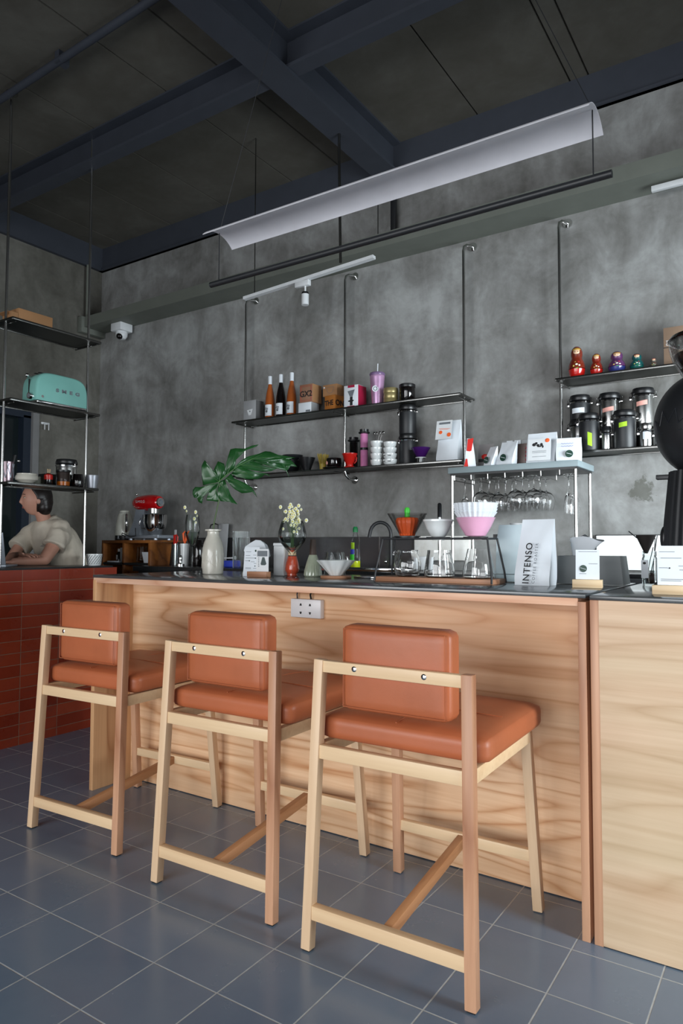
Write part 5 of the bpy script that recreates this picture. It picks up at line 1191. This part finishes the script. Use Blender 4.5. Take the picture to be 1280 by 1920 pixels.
# white grinder box, INTENSO bag, tissue box, holders
t = thing('white_appliance', 'pale white boxy appliance behind the standing coffee bag', 'appliance', (-.985, 2.86, ZB))
MB().loft([[(-.085, -.07, .035), (.085, -.07, .035), (.085, .07, .035), (-.085, .07, .035)], [(-.080, -.07, .17), (.085, -.07, .17), (.085, .07, .17), (-.080, .07, .17)], [(-.070, -.065, .238), (.08, -.065, .238), (.08, .065, .238), (-.070, .065, .238)]]).build('body', M['paleblue'], t)
MB().box(-.085, .085, -.07, .07, .003, .033, .003).build('base', M['paleblue'], t); MB().cyl((-.01, 0, .238), (-.01, 0, .246), .035, seg=28).build('lid', M['white'], t)
MB().box(-.11, -.08, -.03, .0, .180, .200).build('black_spout', M['blk'], t)
t = pouch('standing_coffee_bag', 'tall white coffee bag printed INTENSO on bar counter', (-.862, 2.665, ZB), .138, .255, .085, M['paper'], -.06, .16, .93, 'coffee bag', None, seed=12)
nb = t
Rb = (PI / 2 - .17 - .12, -PI / 2, 0)
lt = Matrix.Rotation(-.06 * 0, 4, 'Z')
def bagtext(s, size, x, mat, sp, bold, zc):
    cu_rot = (Matrix.Rotation(-.30, 3, 'X') @ Matrix.Rotation(PI / 2, 3, 'X') @ Matrix.Rotation(PI / 2, 3, 'Z')).to_euler()
    return text(s, size, mat, nb, (x, -.0435 + zc * .0, zc), cu_rot, space=sp, bold=bold)
bagtext('INTENSO', .036, -.012, M['ink'], 1.12, .0003, .085)
bagtext('COFFEE ROASTER', .0155, .017, M['ink2'], 1.35, 0, .085)
tb = thing('tissue_box', 'grey slope sided tissue box behind the menu card', 'tissue box', (-.690, 2.875, ZB), math.radians(0))
MB().loft([[(-.135, -.065, .002), (.12, -.065, .002), (.12, .065, .002), (-.135, .065, .002)], [(-.128, -.060, .112), (.108, -.060, .112), (.108, .060, .112), (-.128, .060, .112)]]).build('box', M['tgrey'], tb)
b = MB(); rings = []
for i in range(7):
    u = i / 6; rr = []
    for k in range(24):
        a = 2 * PI * k / 24; ra = (.045 + .035 * u) * (1 + .25 * math.sin(3 * a + 1.5 * u) * u); rr.append((ra * math.cos(a) * .80 - .050 + .01 * u, ra * math.sin(a) * .45 * (1 - .55 * u), .1125 + .082 * u * (1 - .28 * abs(math.cos(a)) * u) + .004 * math.sin(5 * a) * u))
    rings.append(rr)
b.loft(rings); b.build('tissue', M['paper'], tb, 60)
def holder(label, clabel, x, y, rz, w, h, zt, small):
    o = tag(MB().box(-w * .62, w * .62, -.018, .018, 0, zt, .002).build('card_holder', M['tan'], None, loc=(x, y, ZB - (.003 if x > -.5 else 0)), rot=(0, 0, rz)), label, 'card holder')
    t = thing('counter_card', clabel, 'card', (x, y, ZB - (.003 if x > -.5 else 0) + zt + .0005), rz)
    Rm = Matrix.Rotation(-.10, 4, 'X')
    MB().box(-w / 2, w / 2, -.0006, .0006, 0, h, m=Rm).build('card', M['paper'], t)
    def ln(x0, x1, z, c='ink2', hh=.0016): MB().box(x0, x1, -.0014, -.0007, z, z + hh, m=Rm).build('print_line', M[c], t)
    if small:
        ln(-w * .38, w * .40, h * .93); ln(w * .05, w * .42, h * .52); ln(-w * .34, -w * .05, h * .18)
        e = MB().cyl((-w * .18, -.0022, h * .36), (-w * .18, -.0008, h * .36), .013, seg=24).build('leaf_emblem', M['dkgreen'], t, rot=(-.10, 0, 0))
        MB().beam((-w * .18 - .010, -.0026, h * .36 + .003), (-w * .18 + .010, -.0026, h * .36 - .003), .001, .0012).build('emblem_stripe', M['paper'], e)
    else:
        MB().cyl((w * .34, -.0022, h * .90), (w * .34, -.0008, h * .90), .006, seg=18).build('leaf_emblem', M['dkgreen'], t, rot=(-.10, 0, 0))
        for (a, c, z) in ((-.45, -.10, .84), (-.42, .05, .68), (.12, .46, .68), (-.02, .18, .48), (-.46, -.26, .43), (.0, .16, .38), (.22, .42, .48), (.20, .42, .31), (-.42, .08, .14), (-.42, .04, .10), (.20, .42, .12)): ln(w * a, w * c, h * z)
        for (a, z) in ((.30, .54), (-.22, .43), (.32, .17)): MB().cyl((w * a, -.002, h * z), (w * a, -.0008, h * z), .0025, seg=10).build('print_dot', M['ink'], t, rot=(-.10, 0, 0))
    return t
holder('small pale wooden card holder in front of the tissue box', 'small white card with green round emblem before tissue box', -.650, 2.60, .12, .082, .107, .030, True)
holder('pale wooden card holder at the right picture edge', 'white diagram card at right edge in front of the grinder', -.325, 2.43, .10, .128, .125, .030, False)

# glass jar with funnel filter
t = thing('spoon_jar', 'clear jar with label holding spoons and beans near grinder', 'jar', (-.50, 2.95, ZB - .003))
MB().lathe([(0, 0), (.026, 0), (.028, .004), (.028, .105), (.024, .115), (.026, .118), (.026, .134), (.024, .134), (.022, .115), (.026, .104), (.026, .006), (0, .004)], 32).build('glass', M['thin'], t)
MB().ball((.006, 0, .028), (.018, .018, .022), 14, 10).build('contents', M['coffee'], t)
MB().box(-.026, .0, -.029, -.0285, .03, .10).build('label', M['paper'], t); MB().ball((-.014, -.030, .088), (.006, .001, .005), 10, 6).build('label_mark', M['ink'], t)
for (x0, x1, z1) in ((.0, .03, .20), (.01, .022, .185), (-.01, .014, .15)): MB().tube([(x0, 0, .03), ((x0 + x1) / 2, 0, .1), (x1, 0, z1)], .0018, 6).build('spoon_handle', M['chrome'], t)
t = thing('cone_filter', 'dark mesh cone filter resting in the jar', 'filter', (-.512, 2.95, ZB + .122))
MB().lathe([(0, 0), (.006, 0), (.038, .072), (.036, .072), (0, .006)], 32).build('cone', plain('dark_mesh', (56, 52, 50), .5, .5), t)
MB().tube([(-.030, -.01, .06), (-.060, -.02, .088)], .0022, 6).build('tab', M['blk'], t)

# coffee grinder
g = thing('coffee_grinder', 'black ball bodied coffee grinder with glass hopper at right edge', 'coffee grinder', (-.262, 2.76, ZB - .003))
b = MB(); b.lathe([(0, .0), (.186, 0), (.186, .02), (.172, .03), (.168, .05), (.150, .25), (.132, .42), (0, .42)], 240, flute=30, fl=.022); b.build('ribbed_column', M['blkm'], g)
MB().ball((0, 0, .585), (.182, .182, .192), 48, 32).build('ball_body', M['blkm'], g)
cr = MB(); a0 = math.radians(-150)
cb = MB(); cpts = []
for i, (u, z) in enumerate([(-.055, .55), (-.075, .60), (-.04, .575), (-.028, .625), (0, .58), (.028, .625), (.04, .575), (.075, .60), (.055, .55), (-.055, .55)]):
    ang = math.radians(-128) + u / .18; rr = .186 * math.sqrt(max(.05, 1 - ((z - .585) / .196) ** 2)); cpts.append((rr * math.cos(ang), rr * math.sin(ang), z))
cb.tube(cpts, .0016, 6); cb.build('crown_emblem', plain('dull_black_relief', (42, 45, 50), .4), g)
MB().lathe([(0, .765), (.085, .765), (.090, .775), (.115, .82), (.126, .862), (.126, .885), (.12, .888), (.12, .862), (.11, .822), (.08, .775), (0, .775)], 48).build('hopper', M['smoke'], g)
MB().lathe([(0, .888), (.128, .888), (.130, .893), (.120, .906), (.04, .916), (0, .916)], 48).build('hopper_lid', M['darkglass'], g)
MB().lathe([(0, .772), (.080, .772), (.105, .82), (.11, .84), (0, .845)], 40).build('beans', M['coffee'], g)
MB().box(-.175, -.10, -.03, .0, .395, .412, .003).build('fork', M['blkm'], g)
MB().ball((-.150, -.02, .182), (.016, .022, .045), 16, 12).build('side_knob', M['blk'], g)
MB().tube([(-.145, -.02, .14), (-.160, -.03, .07)], .003, 8).build('side_lever', M['chrome'], g)

# ------------------------------------------------------------------ the woman behind the low wall
wm = thing('person', 'woman in beige t-shirt leaning with folded arms on low wall', 'person', (-4.56, 3.10, 0))
O = Vector((-4.56, 3.10, 0))
def L(x, y, z): return Vector((x, y, z)) - O
def limb(b, pts, rs, sub=5):
    for (p, q, r1, r2) in zip(pts, pts[1:], rs, rs[1:]):
        b.cyl(p, q, r1, r2, 16)
    for p, r in zip(pts, rs): b.ball(p, r, 16, 10)
    return b
b = MB()
HC = L(-4.592, 2.966, 1.550)
fd = Vector((-.42, -.907, 0)).normalized(); sd = Vector((-fd.y, fd.x, 0)); up = Vector((0, 0, 1))
Rh = Matrix((fd, sd, up)).transposed() @ Matrix.Rotation(math.radians(3), 3, 'Y')
def headshape(v):
    x, y, z = v.x, v.y, v.z   # x forward
    if z < 0:
        k = 1 - .30 * (-z) ** 1.5; y *= k; x = x * (1 - .10 * (-z)) + .10 * (-z) * (1 if x > 0 else .4)
    if x > .2 and -.15 < z < .45: x -= .05 * math.exp(-((abs(y) - .42) / .2) ** 2) * math.exp(-((z - .10) / .12) ** 2)
    if x > 0: 
        x += .20 * math.exp(-(y / .13) ** 2) * math.exp(-((z + .18) / .13) ** 2)
        x += .09 * math.exp(-(y / .11) ** 2) * math.exp(-((z - .02) / .16) ** 2)
        x += .075 * math.exp(-(y / .26) ** 2) * math.exp(-((z + .50) / .09) ** 2)
        x += .05 * math.exp(-(y / .25) ** 2) * math.exp(-((z + .82) / .12) ** 2)
        x += .03 * math.exp(-((abs(y) - .38) / .2) ** 2) * math.exp(-((z - .25) / .08) ** 2)
    return Vector((x, y, z))
b.ball(HC, (.093, .073, .116), 64, 48, Rh, headshape)
for s in (1,-1): b.ball(HC + Rh @ Vector((-.008, s * .073, -.012)), (.016, .009, .030), 14, 10, Rh)
limb(b, [HC + Rh @ Vector((-.03, 0, -.06)), L(-4.58, 3.03, 1.40), L(-4.575, 3.05, 1.34)], [.050, .050, .062])
# torso and shoulders
limb(b, [L(-4.42, 3.07, 1.325), L(-4.575, 3.06, 1.34), L(-4.72, 3.06, 1.32)], [.040, .05, .040])
limb(b, [L(-4.57, 3.08, 1.27), L(-4.57, 3.13, 1.15), L(-4.57, 3.17, .95), L(-4.57, 3.17, .86)], [.09, .10, .12, .14])
# near (left) arm
limb(b, [L(-4.43, 3.045, 1.30), L(-4.40, 2.99, 1.22), L(-4.375, 2.905, 1.122)], [.044, .050, .041])
limb(b, [L(-4.375, 2.905, 1.120), L(-4.43, 2.83, 1.112), L(-4.475, 2.735, 1.108)], [.040, .034, .024])
# far (right) arm comes across with the hand on the near forearm
limb(b, [L(-4.745, 3.05, 1.33), L(-4.74, 2.95, 1.22), L(-4.70, 2.85, 1.122)], [.046, .040, .034])
limb(b, [L(-4.70, 2.85, 1.122), L(-4.60, 2.81, 1.14), L(-4.475, 2.785, 1.152)], [.034, .030, .022])
# hand: palm and five fingers
pd = (L(-4.355, 2.80, 1.150) - L(-4.475, 2.785, 1.152)).normalized(); pn = Vector((0, 0, 1)); ps = pd.cross(pn).normalized()
w0 = L(-4.475, 2.785, 1.152)
for i in range(5):
    f = (i - 2) / 2; limb(b, [w0 + ps * .012 * f, w0 + pd * .075 + ps * .030 * f], [.013, .012])
for i in range(4):
    f = (i - 1.5) / 1.5; ln_ = (.062, .074, .078, .066)[i] if i else .060
    k0 = w0 + pd * .078 + ps * .031 * f; k1 = k0 + pd * ln_ * .5 + ps * .006 * f + up * .002; k2 = k0 + pd * ln_ + ps * .010 * f - up * .010
    limb(b, [k0, k1, k2], [.0098, .0088, .0072])
t0 = w0 + pd * .018 + ps * .020
limb(b, [t0, t0 + pd * .030 + ps * .022 + up * .008, t0 + pd * .062 + ps * .026 + up * .012], [.0125, .0105, .0085])
# near hand lies flat by the laptop
w1 = L(-4.475, 2.735, 1.104); qd = Vector((-.35, -.93, 0)).normalized(); qs = qd.cross(up).normalized()
for i in range(4):
    f = (i - 1.5) / 1.5; limb(b, [w1 + qs * .012 * f, w1 + qd * .07 + qs * .028 * f], [.014, .012]); limb(b, [w1 + qd * .07 + qs * .028 * f, w1 + qd * .11 + qs * .032 * f, w1 + qd * .138 + qs * .032 * f - up * .008], [.0098, .0088, .0072])
limb(b, [w1 + qd * .02 - qs * .015, w1 + qd * .05 - qs * .042, w1 + qd * .078 - qs * .05], [.0125, .0105, .0085])
# legs
for s in (-1, 1): limb(b, [L(-4.57 + s * .0 + .0, 3.17, .86) + Vector((s * .08, 0, 0)), L(-4.57, 3.16, .48) + Vector((s * .085, 0, 0)), L(-4.57, 3.18, .08) + Vector((s * .09, 0, 0))], [.095, .055, .038]); 
for s in (-1, 1): limb(b, [L(-4.57, 3.20, .045) + Vector((s * .09, 0, 0)), L(-4.57, 3.05, .04) + Vector((s * .10, 0, 0))], [.040, .036])
bd = b.build('body', M['skin'], wm, 180)
rm = bd.modifiers.new('union', 'REMESH'); rm.mode = 'VOXEL'; rm.voxel_size = .0042; rm.use_smooth_shade = True
sm = bd.modifiers.new('smooth', 'SMOOTH'); sm.factor = .5; sm.iterations = 2
# trousers
b = MB()
limb(b, [L(-4.57, 3.165, .99), L(-4.57, 3.17, .86)], [.150, .165])
for s in (-1, 1): limb(b, [L(-4.57, 3.17, .86) + Vector((s * .075, 0, 0)), L(-4.57, 3.16, .48) + Vector((s * .085, 0, 0)), L(-4.57, 3.18, .10) + Vector((s * .09, 0, 0))], [.115, .078, .065])
tr_ = b.build('trousers', M['trouser'], wm, 180); r_ = tr_.modifiers.new('union', 'REMESH'); r_.mode = 'VOXEL'; r_.voxel_size = .01; r_.use_smooth_shade = True
# t-shirt
def oval(c, rx, ry, tilt=0, n=32, wob=0):
    out = []
    for k in range(n):
        a = 2 * PI * k / n; q = 1 + wob * math.sin(5 * a + c[2] * 30)
        out.append(L(c[0] + rx * q * math.cos(a), c[1] + ry * q * math.sin(a), c[2] + tilt * math.sin(a)))
    return out
b = MB()
b.loft([oval((-4.565, 3.20, .93), .225, .165, 0, wob=.02), oval((-4.565, 3.19, 1.05), .222, .160, .0, wob=.025), oval((-4.568, 3.15, 1.18), .208, .150, .02, wob=.02), oval((-4.572, 3.10, 1.29), .198, .135, .03, wob=.01), oval((-4.573, 3.065, 1.355), .165, .100, .03), oval((-4.574, 3.05, 1.395), .100, .078, .03), oval((-4.575, 3.042, 1.415), .066, .064, .03)])
limb(b, [L(-4.440, 3.07, 1.320), L(-4.415, 3.045, 1.29)], [.078, .076])
limb(b, [L(-4.43, 3.065, 1.34), L(-4.575, 3.06, 1.345), L(-4.71, 3.06, 1.33)], [.070, .072, .068])
b.cyl(L(-4.412, 3.045, 1.30), L(-4.395, 2.985, 1.205), .074, .083, 24)
limb(b, [L(-4.715, 3.06, 1.315), L(-4.75, 3.03, 1.29)], [.078, .074])
b.cyl(L(-4.75, 3.03, 1.29), L(-4.742, 2.93, 1.195), .072, .078, 24)
ts = b.build('t_shirt', M['shirt'], wm, 180); r_ = ts.modifiers.new('union', 'REMESH'); r_.mode = 'VOXEL'; r_.voxel_size = .0065; r_.use_smooth_shade = True
s_ = ts.modifiers.new('smooth', 'SMOOTH'); s_.factor = .5; s_.iterations = 4
tx_ = bpy.data.textures.new('folds', 'CLOUDS'); tx_.noise_scale = .11; d_ = ts.modifiers.new('folds', 'DISPLACE'); d_.texture = tx_; d_.strength = .022; d_.mid_level = .5
pm = MB()
for i, (du, dz) in enumerate(((0, 0), (.012, .004), (.022, -.003), (.030, .006))): pm.ball(L(-4.50 + du, 2.957, 1.212 + dz), (.005, .003, .003), 8, 6)
pm.build('chest_print', M['ink2'], wm)
# hair: shell behind the face, tucked behind the ear
b = MB()
def hairshape(v):
    x, y, z = v
    if x > .0 and z < .62:
        lim = .60 - .40 * max(0, min(1, (.62 - z) / .6)); x = min(x, lim)
    if z < -.2: y *= .96; x *= .98
    return Vector((x, y, z))
b.ball(HC + Rh @ Vector((-.016, 0, .012)), (.100, .084, .118), 40, 30, Rh, hairshape)
b.ball(HC + Rh @ Vector((-.052, .008, -.055)), (.056, .070, .070), 24, 16, Rh)
b.ball(HC + Rh @ Vector((-.045, .0, -.02)), (.072, .080, .085), 24, 16, Rh)
hr = b.build('hair', M['hair'], wm, 180); r_ = hr.modifiers.new('union', 'REMESH'); r_.mode = 'VOXEL'; r_.voxel_size = .004; r_.use_smooth_shade = True
s_ = hr.modifiers.new('smooth', 'SMOOTH'); s_.factor = .5; s_.iterations = 2
for s in (-1, 1):
    ey = MB().ball(HC + Rh @ Vector((.0745, s * .029, .010)), (.006, .0125, .0048), 16, 10, Rh).build('eye', M['petal'], wm)
    MB().ball(HC + Rh @ Vector((.0790, s * .029, .010)), (.0028, .0048, .0046), 12, 8, Rh).build('iris', M['ink'], ey)
    MB().tube([HC + Rh @ Vector((.081, s * .017, .013)), HC + Rh @ Vector((.0815, s * .028, .0165)), HC + Rh @ Vector((.072, s * .043, .012))], .0014, 6).build('eyelid', M['hair'], ey)
    MB().tube([HC + Rh @ Vector((.086, s * .014, .031)), HC + Rh @ Vector((.086, s * .028, .036)), HC + Rh @ Vector((.076, s * .046, .031))], .0020, 6).build('eyebrow', M['hair'], wm)
MB().ball(HC + Rh @ Vector((.0865, 0, -.0545)), (.005, .017, .0036), 16, 10, Rh).build('lip', M['lip'], wm)
MB().ball(HC + Rh @ Vector((.0850, 0, -.0615)), (.006, .015, .0042), 16, 10, Rh).build('lip', M['lip'], wm)
MB().ball(HC + Rh @ Vector((-.004, .083, -.036)), .004, 10, 8).build('earring', M['chrome'], wm)
